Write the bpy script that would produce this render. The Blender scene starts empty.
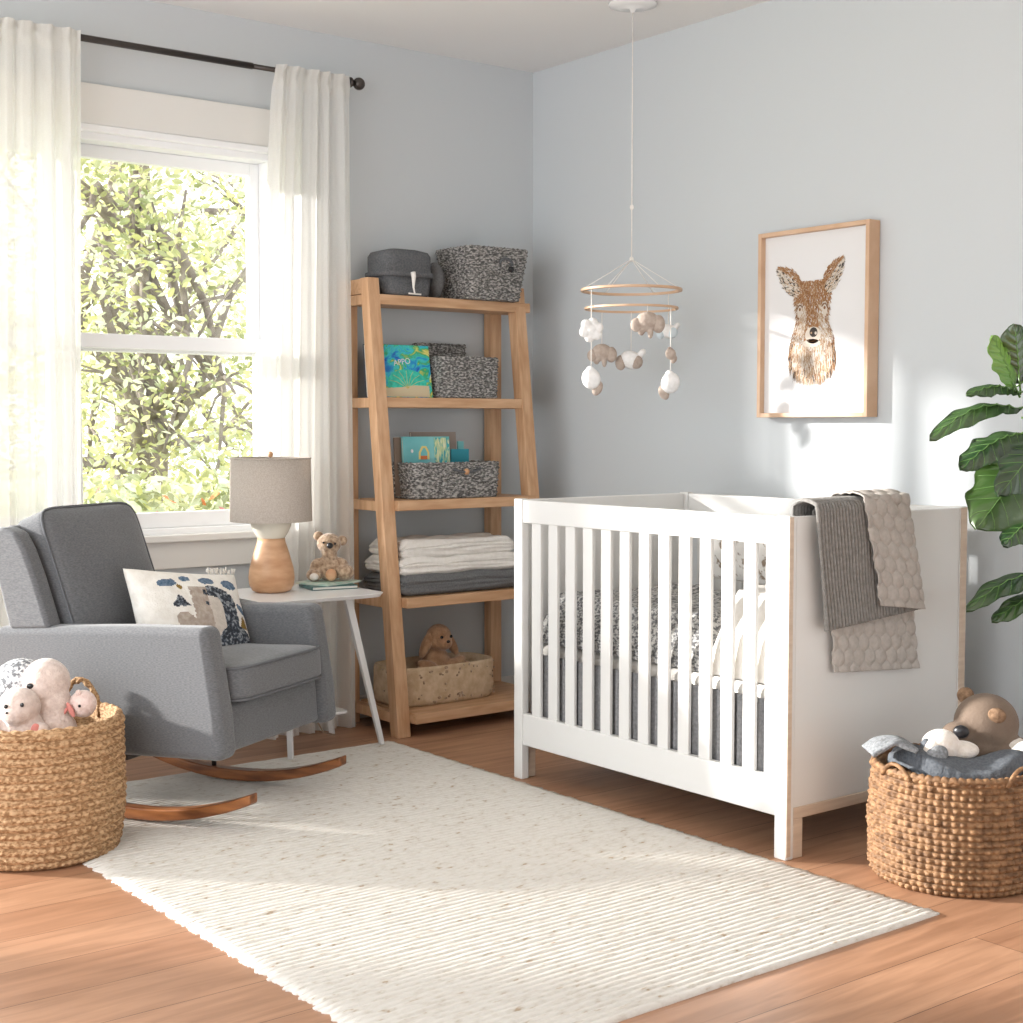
import bpy, bmesh, math, random
from mathutils import Vector, Matrix, noise
from math import sin, cos, pi, radians, sqrt
random.seed(7)
S = bpy.context.scene
COL = S.collection

# ---------------------------------------------------------------- camera
YAW, PITCH = radians(37.7), math.atan(86.5/1460)
cam_d = bpy.data.cameras.new('camera'); cam = bpy.data.objects.new('camera', cam_d); COL.objects.link(cam)
cam.location = (-3.72, -4.67, 1.14)
cam.rotation_euler = (pi/2-PITCH, 0, -YAW)
cam_d.sensor_width = 36; cam_d.lens = 36*1460/1023; cam_d.clip_end = 200
S.camera = cam

# ---------------------------------------------------------------- light
world = bpy.data.worlds.new('sky'); S.world = world; world.use_nodes = True
nt = world.node_tree; bgn = nt.nodes['Background']
bgn.inputs[0].default_value = (0.95, 0.97, 1.0, 1); bgn.inputs[1].default_value = 2.6
sun_d = bpy.data.lights.new('sun', 'SUN'); sun = bpy.data.objects.new('sun', sun_d); COL.objects.link(sun)
sun_d.energy = 9.8; sun_d.angle = radians(3.0); sun_d.color = (1.0, 0.965, 0.92)
SUN_DIR = Vector((1.0, -1.0, -0.38)).normalized()
sun.rotation_euler = SUN_DIR.to_track_quat('-Z', 'Y').to_euler()
def area(name, loc, direction, sx, sy, power, color):
    d = bpy.data.lights.new(name, 'AREA'); o = bpy.data.objects.new(name, d); COL.objects.link(o)
    d.shape = 'RECTANGLE'; d.size = sx; d.size_y = sy; d.energy = power; d.color = color
    o.location = loc; o.rotation_euler = Vector(direction).to_track_quat('-Z', 'Y').to_euler()
    return o
area('fill_left', (-4.75, -2.4, 1.35), (1, 0, 0), 3.6, 2.2, 48, (0.93, 0.97, 1.0))  # added area lamp, fills the room from the left
area('fill_rear', (-2.0, -6.75, 1.4), (0, 1, 0), 3.4, 2.2, 2, (1.0, 0.98, 0.95))  # added weak fill lamp behind the camera
S.view_settings.view_transform = 'Standard'; S.view_settings.look = 'None'
S.view_settings.exposure = 0.0; S.view_settings.gamma = 1.0; S.view_settings.use_curve_mapping = False

# ---------------------------------------------------------------- materials
def mat(name, col, rough=0.6, col2=None, nscale=8, stretch=(1,1,1), bump=0.0, bscale=60, metal=0.0, detail=4, lo=0.35, hi=0.65, trans=None, spec=0.5, sheen=0.0, wave=None, kind='noise', bdist=0.004):
    m = bpy.data.materials.new(name); m.use_nodes = True
    t = m.node_tree; n = t.nodes; l = t.links; b = n['Principled BSDF']
    b.inputs['Base Color'].default_value = (*col, 1); b.inputs['Roughness'].default_value = rough
    b.inputs['Metallic'].default_value = metal; b.inputs['Specular IOR Level'].default_value = spec
    if sheen: b.inputs['Sheen Weight'].default_value = sheen
    tc = n.new('ShaderNodeTexCoord'); mp = n.new('ShaderNodeMapping'); mp.inputs['Scale'].default_value = stretch
    l.new(tc.outputs['Object'], mp.inputs[0])
    if col2:
        if kind == 'noise':
            tx = n.new('ShaderNodeTexNoise'); tx.inputs['Scale'].default_value = nscale; tx.inputs['Detail'].default_value = detail; out = tx.outputs[0]
        elif kind == 'voronoi':
            tx = n.new('ShaderNodeTexVoronoi'); tx.inputs['Scale'].default_value = nscale; out = tx.outputs['Distance']
        else:
            tx = n.new('ShaderNodeTexWave'); tx.inputs['Scale'].default_value = nscale; tx.inputs['Distortion'].default_value = 6; tx.inputs['Detail'].default_value = 3; out = tx.outputs[0]
        l.new(mp.outputs[0], tx.inputs[0])
        r = n.new('ShaderNodeValToRGB'); r.color_ramp.elements[0].position = lo; r.color_ramp.elements[1].position = hi
        r.color_ramp.elements[0].color = (*col, 1); r.color_ramp.elements[1].color = (*col2, 1)
        l.new(out, r.inputs[0]); l.new(r.outputs[0], b.inputs['Base Color'])
    if bump:
        bx_ = n.new('ShaderNodeTexNoise'); bx_.inputs['Scale'].default_value = bscale; bx_.inputs['Detail'].default_value = 3
        l.new(mp.outputs[0], bx_.inputs[0])
        bp = n.new('ShaderNodeBump'); bp.inputs['Strength'].default_value = bump; bp.inputs['Distance'].default_value = bdist
        l.new(bx_.outputs[0], bp.inputs['Height']); l.new(bp.outputs[0], b.inputs['Normal'])
    return m

def sheer(name, col, tr, tl):
    m = bpy.data.materials.new(name); m.use_nodes = True
    t = m.node_tree; n = t.nodes; l = t.links
    for x in list(n): n.remove(x)
    out = n.new('ShaderNodeOutputMaterial'); d = n.new('ShaderNodeBsdfDiffuse'); d.inputs[0].default_value = (*col, 1)
    tb = n.new('ShaderNodeBsdfTranslucent'); tb.inputs[0].default_value = (*col, 1)
    tp = n.new('ShaderNodeBsdfTransparent'); m1 = n.new('ShaderNodeMixShader'); m2 = n.new('ShaderNodeMixShader')
    tc = n.new('ShaderNodeTexCoord'); mp = n.new('ShaderNodeMapping'); mp.inputs['Scale'].default_value = (500, 500, 500)
    no = n.new('ShaderNodeTexNoise'); no.inputs['Scale'].default_value = 1.0
    mr = n.new('ShaderNodeMapRange'); mr.inputs[1].default_value = .3; mr.inputs[2].default_value = .7
    mr.inputs[3].default_value = tr*0.8; mr.inputs[4].default_value = tr*1.2
    l.new(tc.outputs['Object'], mp.inputs[0]); l.new(mp.outputs[0], no.inputs[0]); l.new(no.outputs[0], mr.inputs[0])
    m1.inputs[0].default_value = tl; l.new(d.outputs[0], m1.inputs[1]); l.new(tb.outputs[0], m1.inputs[2])
    l.new(mr.outputs[0], m2.inputs[0]); l.new(m1.outputs[0], m2.inputs[1]); l.new(tp.outputs[0], m2.inputs[2])
    l.new(m2.outputs[0], out.inputs[0]); return m

def leafmat(name, col, col2, tl=0.45, scale=3, rough=0.4, gloss=0.08):
    m = bpy.data.materials.new(name); m.use_nodes = True
    t = m.node_tree; n = t.nodes; l = t.links
    for x in list(n): n.remove(x)
    out = n.new('ShaderNodeOutputMaterial'); d = n.new('ShaderNodeBsdfDiffuse'); tb = n.new('ShaderNodeBsdfTranslucent')
    g = n.new('ShaderNodeBsdfGlossy'); g.inputs['Roughness'].default_value = rough
    tc = n.new('ShaderNodeTexCoord'); no = n.new('ShaderNodeTexNoise'); no.inputs['Scale'].default_value = scale; no.inputs['Detail'].default_value = 3
    r = n.new('ShaderNodeValToRGB'); r.color_ramp.elements[0].color = (*col, 1); r.color_ramp.elements[1].color = (*col2, 1)
    r.color_ramp.elements[0].position = .38; r.color_ramp.elements[1].position = .62
    l.new(tc.outputs['Object'], no.inputs[0]); l.new(no.outputs[0], r.inputs[0])
    l.new(r.outputs[0], d.inputs[0]); l.new(r.outputs[0], tb.inputs[0])
    m1 = n.new('ShaderNodeMixShader'); m1.inputs[0].default_value = tl; l.new(d.outputs[0], m1.inputs[1]); l.new(tb.outputs[0], m1.inputs[2])
    m2 = n.new('ShaderNodeMixShader'); m2.inputs[0].default_value = gloss; l.new(m1.outputs[0], m2.inputs[1]); l.new(g.outputs[0], m2.inputs[2])
    l.new(m2.outputs[0], out.inputs[0]); return m

def wood_floor():
    m = bpy.data.materials.new('oak_planks'); m.use_nodes = True
    t = m.node_tree; n = t.nodes; l = t.links; b = n['Principled BSDF']
    tc = n.new('ShaderNodeTexCoord'); mp = n.new('ShaderNodeMapping')
    l.new(tc.outputs['Object'], mp.inputs[0])
    br = n.new('ShaderNodeTexBrick'); br.inputs['Scale'].default_value = 1.0
    br.inputs['Brick Width'].default_value = 1.9; br.inputs['Row Height'].default_value = 0.185
    br.inputs['Mortar Size'].default_value = 0.0012; br.inputs['Mortar Smooth'].default_value = 0.1
    br.inputs['Color1'].default_value = (.36, .185, .105, 1); br.inputs['Color2'].default_value = (.47, .265, .16, 1); br.inputs['Mortar'].default_value = (.13, .06, .03, 1)
    l.new(mp.outputs[0], br.inputs[0])
    m2 = n.new('ShaderNodeMapping'); m2.inputs['Scale'].default_value = (1.6, 14, 1); l.new(tc.outputs['Object'], m2.inputs[0])
    no = n.new('ShaderNodeTexNoise'); no.inputs['Scale'].default_value = 2.2; no.inputs['Detail'].default_value = 7; no.inputs['Distortion'].default_value = .8
    l.new(m2.outputs[0], no.inputs[0])
    rp = n.new('ShaderNodeValToRGB'); rp.color_ramp.elements[0].color = (.78, .74, .71, 1); rp.color_ramp.elements[1].color = (1.14, 1.14, 1.14, 1)
    rp.color_ramp.elements[0].position = .3; rp.color_ramp.elements[1].position = .7
    l.new(no.outputs[0], rp.inputs[0])
    mx = n.new('ShaderNodeMix'); mx.data_type = 'RGBA'; mx.blend_type = 'MULTIPLY'; mx.inputs[0].default_value = 1
    l.new(br.outputs[0], mx.inputs[6]); l.new(rp.outputs[0], mx.inputs[7])
    # knots
    m3 = n.new('ShaderNodeMapping'); m3.inputs['Scale'].default_value = (1.5, 3.6, 1); l.new(tc.outputs['Object'], m3.inputs[0])
    vo = n.new('ShaderNodeTexVoronoi'); vo.inputs['Scale'].default_value = 1.5; l.new(m3.outputs[0], vo.inputs[0])
    rk = n.new('ShaderNodeValToRGB'); rk.color_ramp.elements[0].position = .022; rk.color_ramp.elements[1].position = .055
    rk.color_ramp.elements[0].color = (.25, .2, .16, 1); rk.color_ramp.elements[1].color = (1, 1, 1, 1)
    l.new(vo.outputs['Distance'], rk.inputs[0])
    mk = n.new('ShaderNodeMix'); mk.data_type = 'RGBA'; mk.blend_type = 'MULTIPLY'; mk.inputs[0].default_value = 1
    l.new(mx.outputs[2], mk.inputs[6]); l.new(rk.outputs[0], mk.inputs[7])
    l.new(mk.outputs[2], b.inputs['Base Color']); b.inputs['Roughness'].default_value = .42
    bp = n.new('ShaderNodeBump'); bp.inputs['Strength'].default_value = .25; bp.inputs['Distance'].default_value = .002
    l.new(no.outputs[0], bp.inputs['Height']); l.new(bp.outputs[0], b.inputs['Normal'])
    return m

def glassmat():
    m = bpy.data.materials.new('window_glass'); m.use_nodes = True
    t = m.node_tree; n = t.nodes; l = t.links
    for x in list(n): n.remove(x)
    out = n.new('ShaderNodeOutputMaterial'); tp = n.new('ShaderNodeBsdfTransparent'); g = n.new('ShaderNodeBsdfGlossy'); g.inputs['Roughness'].default_value = .02
    m1 = n.new('ShaderNodeMixShader'); m1.inputs[0].default_value = .05
    l.new(tp.outputs[0], m1.inputs[1]); l.new(g.outputs[0], m1.inputs[2]); l.new(m1.outputs[0], out.inputs[0]); return m

def speckle(name, a, b, c, scale, stretch=(1,1,1), rough=.85, p=(.42,.5,.58), bump=.5):
    m = mat(name, a, rough, b, scale, stretch, bump, scale*1.3, detail=2, lo=p[0], hi=p[2])
    r = [x for x in m.node_tree.nodes if x.type == 'VALTORGB'][0]
    e = r.color_ramp.elements.new(p[1]); e.color = (*c, 1); return m

M = {}
M['wall'] = mat('pale_blue_paint', (.565, .595, .612), .7, bump=.05, bscale=250)
M['ceil'] = mat('ceiling_paint', (.80, .80, .79), .8)
M['trim'] = mat('trim_paint', (.74, .73, .70), .45)
M['vinyl'] = mat('white_window_vinyl', (.86, .87, .88), .35)
M['glass'] = glassmat()
M['floor'] = wood_floor()
M['white'] = mat('crib_white_lacquer', (.73, .725, .705), .35)
M['edge'] = mat('pale_maple_edge', (.56, .44, .34), .5, (.64, .52, .41), 6, (1, 1, 12))
M['pine'] = mat('pine_wood', (.50, .28, .145), .5, (.64, .40, .235), 7, (7, 7, .8), bump=.1, bscale=40, detail=6)
M['pineh'] = mat('pine_wood_horizontal', (.50, .28, .145), .5, (.64, .40, .235), 7, (.8, 7, 7), bump=.1, bscale=40, detail=6)
M['walnut'] = mat('walnut_rocker', (.13, .042, .014), .3, (.34, .13, .042), 6, (1, 6, 6), detail=5)
M['grey'] = mat('grey_weave_upholstery', (.095, .098, .105), .9, (.145, .149, .158), 260, (.45, .45, 1.8), bump=.35, bscale=420, detail=2, sheen=.25, bdist=.0015)
M['piping'] = mat('grey_piping', (.12, .125, .135), .9)
M['rod'] = mat('dark_bronze', (.07, .06, .055), .35, metal=.7)
M['curtain'] = sheer('sheer_white_linen', (.93, .92, .89), .18, .6)
M['tablew'] = mat('white_table_lacquer', (.82, .82, .82), .25)
M['shade'] = leafmat('linen_lampshade', (.56, .49, .43), (.66, .60, .54), .35, 260, .8, .02)
M['lampwood'] = mat('turned_pale_wood', (.50, .26, .13), .45, (.68, .41, .24), 9, (1, 1, 3), detail=6)
M['ceramic'] = mat('cream_ceramic', (.76, .71, .60), .25)
M['cord'] = mat('cord_brown', (.33, .24, .17), .6)
M['jute'] = speckle('braided_jute', (.30, .165, .075), (.56, .36, .20), (.45, .27, .135), 80, (1, 1, 2), bump=1.0)
M['hyacinth'] = mat('water_hyacinth', (.13, .062, .024), .65, (.33, .18, .083), 36, (1, 1, 2), bump=.6, bscale=120, detail=5)
M['greywicker'] = speckle('grey_rope_yarn', (.075, .073, .07), (.44, .42, .40), (.19, .185, .175), 80, (1, 1, 2.2), bump=1.0, p=(.38, .5, .62))
M['felt_tan'] = mat('spotted_tan_felt', (.52, .37, .23), .9, (.66, .51, .35), 30, bump=.6, bscale=80)
M['darkgrey'] = mat('charcoal_felt', (.085, .088, .095), .9, (.14, .143, .15), 160, bump=.4, bscale=300)
M['blanketgrey'] = mat('dark_grey_blanket', (.12, .122, .125), .95, (.17, .172, .175), 180, bump=.4, bscale=300)
M['cream'] = mat('cream_blanket', (.78, .75, .70), .95, (.84, .81, .77), 60, bump=.4, bscale=200)
M['plushpink'] = mat('pale_pink_plush', (.56, .44, .39), .95, (.70, .58, .52), 60, bump=.8, bscale=150, sheen=.5)
M['plushpeach'] = mat('rose_plush', (.66, .48, .43), .95, (.78, .62, .57), 60, bump=.8, bscale=150, sheen=.5)
M['plushtan'] = mat('curly_tan_plush', (.26, .16, .095), .95, (.56, .41, .28), 75, bump=1.0, bscale=110, sheen=.5)
M['plushcream'] = mat('cream_plush', (.72, .65, .57), .95, (.80, .74, .68), 60, bump=.7, bscale=150, sheen=.4)
M['plushbrown'] = mat('soft_brown_plush', (.15, .105, .075), .8, (.20, .145, .105), 12, bump=.4, bscale=200, sheen=.05)
M['bunny'] = mat('brown_plush', (.36, .19, .10), .95, (.50, .30, .17), 40, bump=.8, bscale=120, sheen=.3)
M['knitgrey'] = speckle('grey_knit', (.16, .165, .175), (.72, .72, .72), (.38, .39, .41), 90, bump=.8)
M['black'] = mat('black_bead', (.012, .012, .014), .15)
M['noseblack'] = mat('black_nose', (.015, .015, .018), .35, bump=.3, bscale=80)
M['pinkfelt'] = mat('pink_felt', (.60, .22, .19), .9)
M['bluegrey'] = mat('blue_grey_wool', (.085, .095, .11), .95, (.135, .148, .165), 140, bump=.6, bscale=260)
M['lightgreyknit'] = mat('light_grey_knit', (.17, .18, .19), .95, (.30, .315, .33), 150, bump=.6, bscale=260)
M['throwrib'] = mat('taupe_ribbed_cotton', (.20, .192, .18), .95, (.27, .26, .245), 90, bump=.4, bscale=260)
M['throwquilt'] = mat('taupe_quilted_cotton', (.42, .385, .35), .95, (.48, .44, .405), 90, bump=.3, bscale=260)
M['rug'] = speckle('ivory_wool_rug', (.44, .34, .24), (.70, .67, .62), (.63, .59, .53), 34, (1, 3, 1), bump=.8, p=(.25, .34, .52))
M['leafd'] = leafmat('fig_leaf_dark', (.014, .050, .012), (.042, .105, .022), .12, 5, .32, .14)
M['leafl'] = leafmat('fig_leaf_young', (.09, .22, .025), (.18, .34, .05), .25, 5, .35, .10)
M['leafm'] = leafmat('fig_leaf_mid', (.04, .095, .016), (.075, .15, .025), .15, 5, .35, .12)
M['vein'] = mat('fig_leaf_vein', (.13, .25, .07), .5)
M['stem'] = mat('fig_stem', (.09, .055, .035), .8, (.16, .10, .06), 30, bump=.6, bscale=60)
M['bearear'] = mat('brown_curly_fur', (.15, .085, .045), .95, (.32, .20, .12), 75, bump=1.0, bscale=110)
M['tree1'] = leafmat('sunlit_leaf', (.55, .56, .20), (.85, .82, .48), .5, 1.2)  # overexposed daylight is put into the pale colours of the tree leaves
M['tree2'] = leafmat('olive_leaf', (.24, .28, .10), (.55, .56, .28), .4, 1.5)
M['tree3'] = leafmat('pale_leaf', (.60, .66, .45), (.85, .86, .72), .5, 1.5)
M['bark'] = mat('grey_bark', (.16, .13, .11), .9, (.30, .26, .23), 12, bump=.8, bscale=20)
M['ground'] = mat('dry_lawn', (.35, .40, .20), .95, (.55, .55, .35), 3)
M['flower'] = mat('pink_blossom', (.80, .30, .36), .7); M['flowerr'] = mat('orange_blossom', (.80, .22, .06), .7)
M['paper'] = mat('print_paper', (.74, .73, .73), .5)
M['ink1'] = mat('ink_brown', (.24, .11, .045), .9); M['ink2'] = mat('ink_sand', (.42, .28, .17), .9)
M['ink3'] = mat('ink_pale', (.62, .55, .47), .9); M['ink4'] = mat('ink_dark', (.04, .03, .025), .8); M['ink5'] = mat('ink_russet', (.33, .165, .07), .9)
M['framew'] = mat('light_oak_frame', (.58, .37, .23), .45, (.66, .45, .30), 5, (2, 2, 2), detail=5)
M['terracotta'] = mat('white_planter', (.66, .64, .61), .5)
M['soil'] = mat('soil', (.05, .035, .025), .95)

# ---------------------------------------------------------------- helpers
def tag(o, label=None, cat=None, group=None, kind=None):
    if label: o['label'] = label
    if cat: o['category'] = cat
    if group: o['group'] = group
    if kind: o['kind'] = kind
    return o
def thing(name, label, cat, loc=(0, 0, 0), rz=0, group=None):
    o = bpy.data.objects.new(name, None); COL.objects.link(o); o.location = loc; o.rotation_euler = (0, 0, rz)
    o.empty_display_size = .05
    return tag(o, label, cat, group)
def obj(name, bm, m, parent=None, bevel=0, smooth=True, seg=3, sub=0, loc=None, rot=None, remesh=0, lap=0, label=None):
    bmesh.ops.recalc_face_normals(bm, faces=bm.faces)
    me = bpy.data.meshes.new(name); bm.to_mesh(me); bm.free()
    ms = m if isinstance(m, (list, tuple)) else [m]
    for x in ms: me.materials.append(x)
    if smooth:
        for p in me.polygons: p.use_smooth = True
    o = bpy.data.objects.new(name, me); COL.objects.link(o)
    if parent: o.parent = parent
    if loc: o.location = loc
    if rot: o.rotation_euler = rot
    if remesh:
        r = o.modifiers.new('remesh', 'REMESH'); r.mode = 'VOXEL'; r.voxel_size = remesh; r.use_smooth_shade = True
        s = o.modifiers.new('smooth', 'SMOOTH'); s.factor = .5; s.iterations = lap or 4
    if bevel:
        b = o.modifiers.new('bevel', 'BEVEL'); b.width = bevel; b.segments = seg; b.limit_method = 'ANGLE'; b.angle_limit = radians(35)
        b.harden_normals = True
    if sub:
        s = o.modifiers.new('sub', 'SUBSURF'); s.levels = sub; s.render_levels = sub
    if label: o['label'] = label
    return o
def box(bm, lo, hi):
    x0, y0, z0 = lo; x1, y1, z1 = hi
    v = [bm.verts.new(p) for p in [(x0,y0,z0),(x1,y0,z0),(x1,y1,z0),(x0,y1,z0),(x0,y0,z1),(x1,y0,z1),(x1,y1,z1),(x0,y1,z1)]]
    for f in [(0,3,2,1),(4,5,6,7),(0,1,5,4),(1,2,6,5),(2,3,7,6),(3,0,4,7)]: bm.faces.new([v[i] for i in f])
def boxbm(lo, hi):
    bm = bmesh.new(); box(bm, lo, hi); return bm
def hexa(bm, bot, top):
    v = [bm.verts.new(p) for p in list(bot)+list(top)]; k = len(bot)
    bm.faces.new(v[:k][::-1]); bm.faces.new(v[k:])
    for i in range(k): bm.faces.new([v[i], v[(i+1) % k], v[k+(i+1) % k], v[k+i]])
def lathe(bm, prof, n=48, c=(0, 0, 0), cap0=True, cap1=True, fn=None):
    rings = []
    for j, (r, z) in enumerate(prof):
        ring = []
        for i in range(n):
            a = 2*pi*i/n; rr = r if fn is None else fn(r, z, a, j)
            ring.append(bm.verts.new((c[0]+rr*cos(a), c[1]+rr*sin(a), c[2]+z)))
        rings.append(ring)
    for a, b in zip(rings, rings[1:]):
        for i in range(n): bm.faces.new([a[i], a[(i+1) % n], b[(i+1) % n], b[i]])
    if cap0: bm.faces.new(rings[0][::-1])
    if cap1: bm.faces.new(rings[-1])
def tube(bm, pts, r, n=10, closed=False):
    pts = [Vector(p) for p in pts]; m = len(pts); rings = []
    rs = r if isinstance(r, (list, tuple)) else [r]*m
    up = Vector((0.013, 0.021, 1)).normalized()
    prev = None
    for i, p in enumerate(pts):
        if closed: d = pts[(i+1) % m]-pts[i-1]
        else: d = pts[min(i+1, m-1)]-pts[max(i-1, 0)]
        d.normalize()
        s = (prev - d*prev.dot(d)) if prev is not None else d.cross(up if abs(d.z) < .9 else Vector((1, 0, 0)))
        if s.length < 1e-6: s = d.orthogonal()
        s.normalize(); prev = s; t = d.cross(s)
        rings.append([bm.verts.new(p+(s*cos(2*pi*k/n)+t*sin(2*pi*k/n))*rs[i]) for k in range(n)])
    for i in range(m if closed else m-1):
        a, b = rings[i], rings[(i+1) % m]
        for k in range(n): bm.faces.new([a[k], a[(k+1) % n], b[(k+1) % n], b[k]])
    if not closed: bm.faces.new(rings[0][::-1]); bm.faces.new(rings[-1])
def tubebm(pts, r, n=10, closed=False):
    bm = bmesh.new(); tube(bm, pts, r, n, closed); return bm
def ell(bm, c, r, rot=None, u=24, v=16):
    mtx = Matrix.Translation(c) @ (Matrix.Identity(4) if rot is None else rot) @ Matrix.Diagonal((*[x for x in r], 1))
    bmesh.ops.create_uvsphere(bm, u_segments=u, v_segments=v, radius=1, matrix=mtx)
def ellbm(*e, **k):
    bm = bmesh.new()
    for a in e: ell(bm, *a, **k)
    return bm
def E3(x, y, z): return Matrix.Rotation(z, 4, 'Z') @ Matrix.Rotation(y, 4, 'Y') @ Matrix.Rotation(x, 4, 'X')
def grid(bm, nu, nv, f, thick=0, closed=False, matf=None):
    V = [[bm.verts.new(f(i/nu, j/nv)) for j in range(nv+1)] for i in range(nu+1)]
    for i in range(nu):
        for j in range(nv):
            fc = bm.faces.new([V[i][j], V[i+1][j], V[i+1][j+1], V[i][j+1]])
            if matf: fc.material_index = matf((i+.5)/nu, (j+.5)/nv)
    return V
def solid(o, t):
    s = o.modifiers.new('thick', 'SOLIDIFY'); s.thickness = t; s.offset = 0; return o
def nz(x, y, z, s=1): return noise.noise(Vector((x, y, z))*s)
def copy_tree(o, parent=None):
    c = o.copy(); COL.objects.link(c); c.parent = parent
    for ch in list(o.children): copy_tree(ch, c)
    return c

# ---------------------------------------------------------------- room shell
XL, XR, YB, YF, ZC = -4.6, 0.118, 0.15, -6.6, 2.60
def wall(name, boxes, m):
    bm = bmesh.new()
    for lo, hi in boxes: box(bm, lo, hi)
    return tag(obj(name, bm, m, smooth=False), kind='structure')
wall('floor', [((XL-.15, YF-.15, -.1), (XR+.15, YB+.15, 0))], M['floor'])
wall('ceiling', [((XL-.15, YF-.15, ZC), (XR+.15, YB+.15, ZC+.1))], M['ceil'])
wall('wall_right', [((XR, YF-.15, 0), (XR+.15, YB+.15, ZC))], M['wall'])
WX0, WX1, WZ0, WZ1 = -2.20, -1.085, .75, 2.135  # left part behind the curtain added to let more sun onto the wall
PX0, PX1, PZ1 = -4.55, -2.29, 2.5
T = .16
wall('wall_back', [((XL-.15, YB, 0), (PX0, YB+T, ZC)), ((PX0, YB, PZ1), (PX1, YB+T, ZC)), ((PX1, YB, 0), (WX0, YB+T, ZC)),
     ((WX0, YB, 0), (WX1, YB+T, WZ0)), ((WX0, YB, WZ1), (WX1, YB+T, ZC)), ((WX1, YB, 0), (XR, YB+T, ZC))], M['wall'])
wall('wall_left', [((XL-.15, YF, 0), (XL, -4.4, ZC)), ((XL-.15, -4.4, 2.45), (XL, -.02, ZC)), ((XL-.15, -.02, 0), (XL, YB, ZC)), ((XL-.15, -4.4, 0), (XL, -.02, .1))], M['wall'])  # wide unseen opening added to let sun and sky light in
wall('wall_front', [((XL, YF-.15, 0), (-3.8, YF, ZC)), ((-.2, YF-.15, 0), (XR, YF, ZC)), ((-3.8, YF-.15, 2.1), (-.2, YF, ZC)), ((-3.8, YF-.15, 0), (-.2, YF, 1.2))], M['wall'])  # opening behind the camera added for soft sky fill
# window
yf = YB
win = tag(thing('window_1', None, None), kind='structure')
bm = bmesh.new()
fw = .034
for lo, hi in [((WX0, yf-.005, WZ0), (WX0+fw, yf+.13, WZ1)), ((WX1-fw, yf-.005, WZ0), (WX1, yf+.13, WZ1)), ((WX0+fw, yf-.005, WZ1-fw), (WX1-fw, yf+.13, WZ1)), ((WX0+fw, yf-.005, WZ0), (WX1-fw, yf+.13, WZ0+.025))]: box(bm, lo, hi)
box(bm, (-1.895, yf-.005, WZ0+.025), (-1.861, yf+.13, WZ1-fw))
obj('window_frame', bm, M['vinyl'], win, bevel=.003)
def sash(x0, x1, z0, z1, y0, st, tp_, bt):
    bm = bmesh.new()
    for lo, hi in [((x0, y0, z0), (x0+st, y0+.035, z1)), ((x1-st, y0, z0), (x1, y0+.035, z1)), ((x0+st, y0, z1-tp_), (x1-st, y0+.035, z1)), ((x0+st, y0, z0), (x1-st, y0+.035, z0+bt))]: box(bm, lo, hi)
    s = obj('sash', bm, M['vinyl'], win, bevel=.003)
    obj('window_pane', boxbm((x0+st, y0+.015, z0+bt), (x1-st, y0+.019, z1-tp_)), M['glass'], s, smooth=False)
for sx0, sx1 in ((WX0+fw, -1.895), (-1.861, WX1-fw)):
    sash(sx0, sx1, 1.395, WZ1-fw, yf+.075, .038, .045, .055)
    sash(sx0, sx1, WZ0+.025, 1.455, yf+.035, .038, .05, .055)
bm = bmesh.new(); box(bm, (WX0-.07, yf-.05, WZ0-.022), (WX1+.07, yf, WZ0+.004)); obj('window_sill', bm, M['trim'], win, bevel=.005)
bm = bmesh.new(); box(bm, (WX0-.055, yf-.022, 2.15), (WX1+.055, yf, 2.285)); tag(obj('trim_1', bm, M['trim'], bevel=.003), kind='structure')
bm = bmesh.new(); box(bm, (WX0-.05, yf-.03, 2.125), (WX1+.05, yf, 2.15)); tag(obj('trim_2', bm, M['vinyl'], bevel=.006), kind='structure')
bm = bmesh.new(); box(bm, (WX0-.055, yf-.02, .632), (WX1+.055, yf, WZ0-.022)); tag(obj('trim_3', bm, M['trim'], bevel=.003), kind='structure')
for k, (a, b) in enumerate([(WX0-.055, WX0), (WX1, WX1+.055)]):
    tag(obj('trim_%d' % (4+k), boxbm((a, yf-.02, WZ0), (b, yf, 2.125)), M['trim'], bevel=.003), kind='structure')
for nm, lo, hi in [('baseboard_right', (XR-.014, YF, 0), (XR, YB-.014, .09)), ('baseboard_back', (PX1, YB-.014, 0), (XR, YB, .09))]:
    tag(obj(nm, boxbm(lo, hi), M['trim'], bevel=.004), kind='structure')
# unseen opening added beside the visible window to let sun in, just its frame
w2 = tag(thing('sun_opening', None, None), kind='structure')
bm = bmesh.new()
for lo, hi in [((PX0, YB+.02, 0), (PX0+.05, YB+.1, PZ1)), ((PX1-.05, YB+.02, 0), (PX1, YB+.1, PZ1)), ((PX0, YB+.02, PZ1-.05), (PX1, YB+.1, PZ1)), ((PX0, YB+.02, 0), (PX1, YB+.1, .05))]: box(bm, lo, hi)
obj('window_frame', bm, M['vinyl'], w2, smooth=False)

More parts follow.
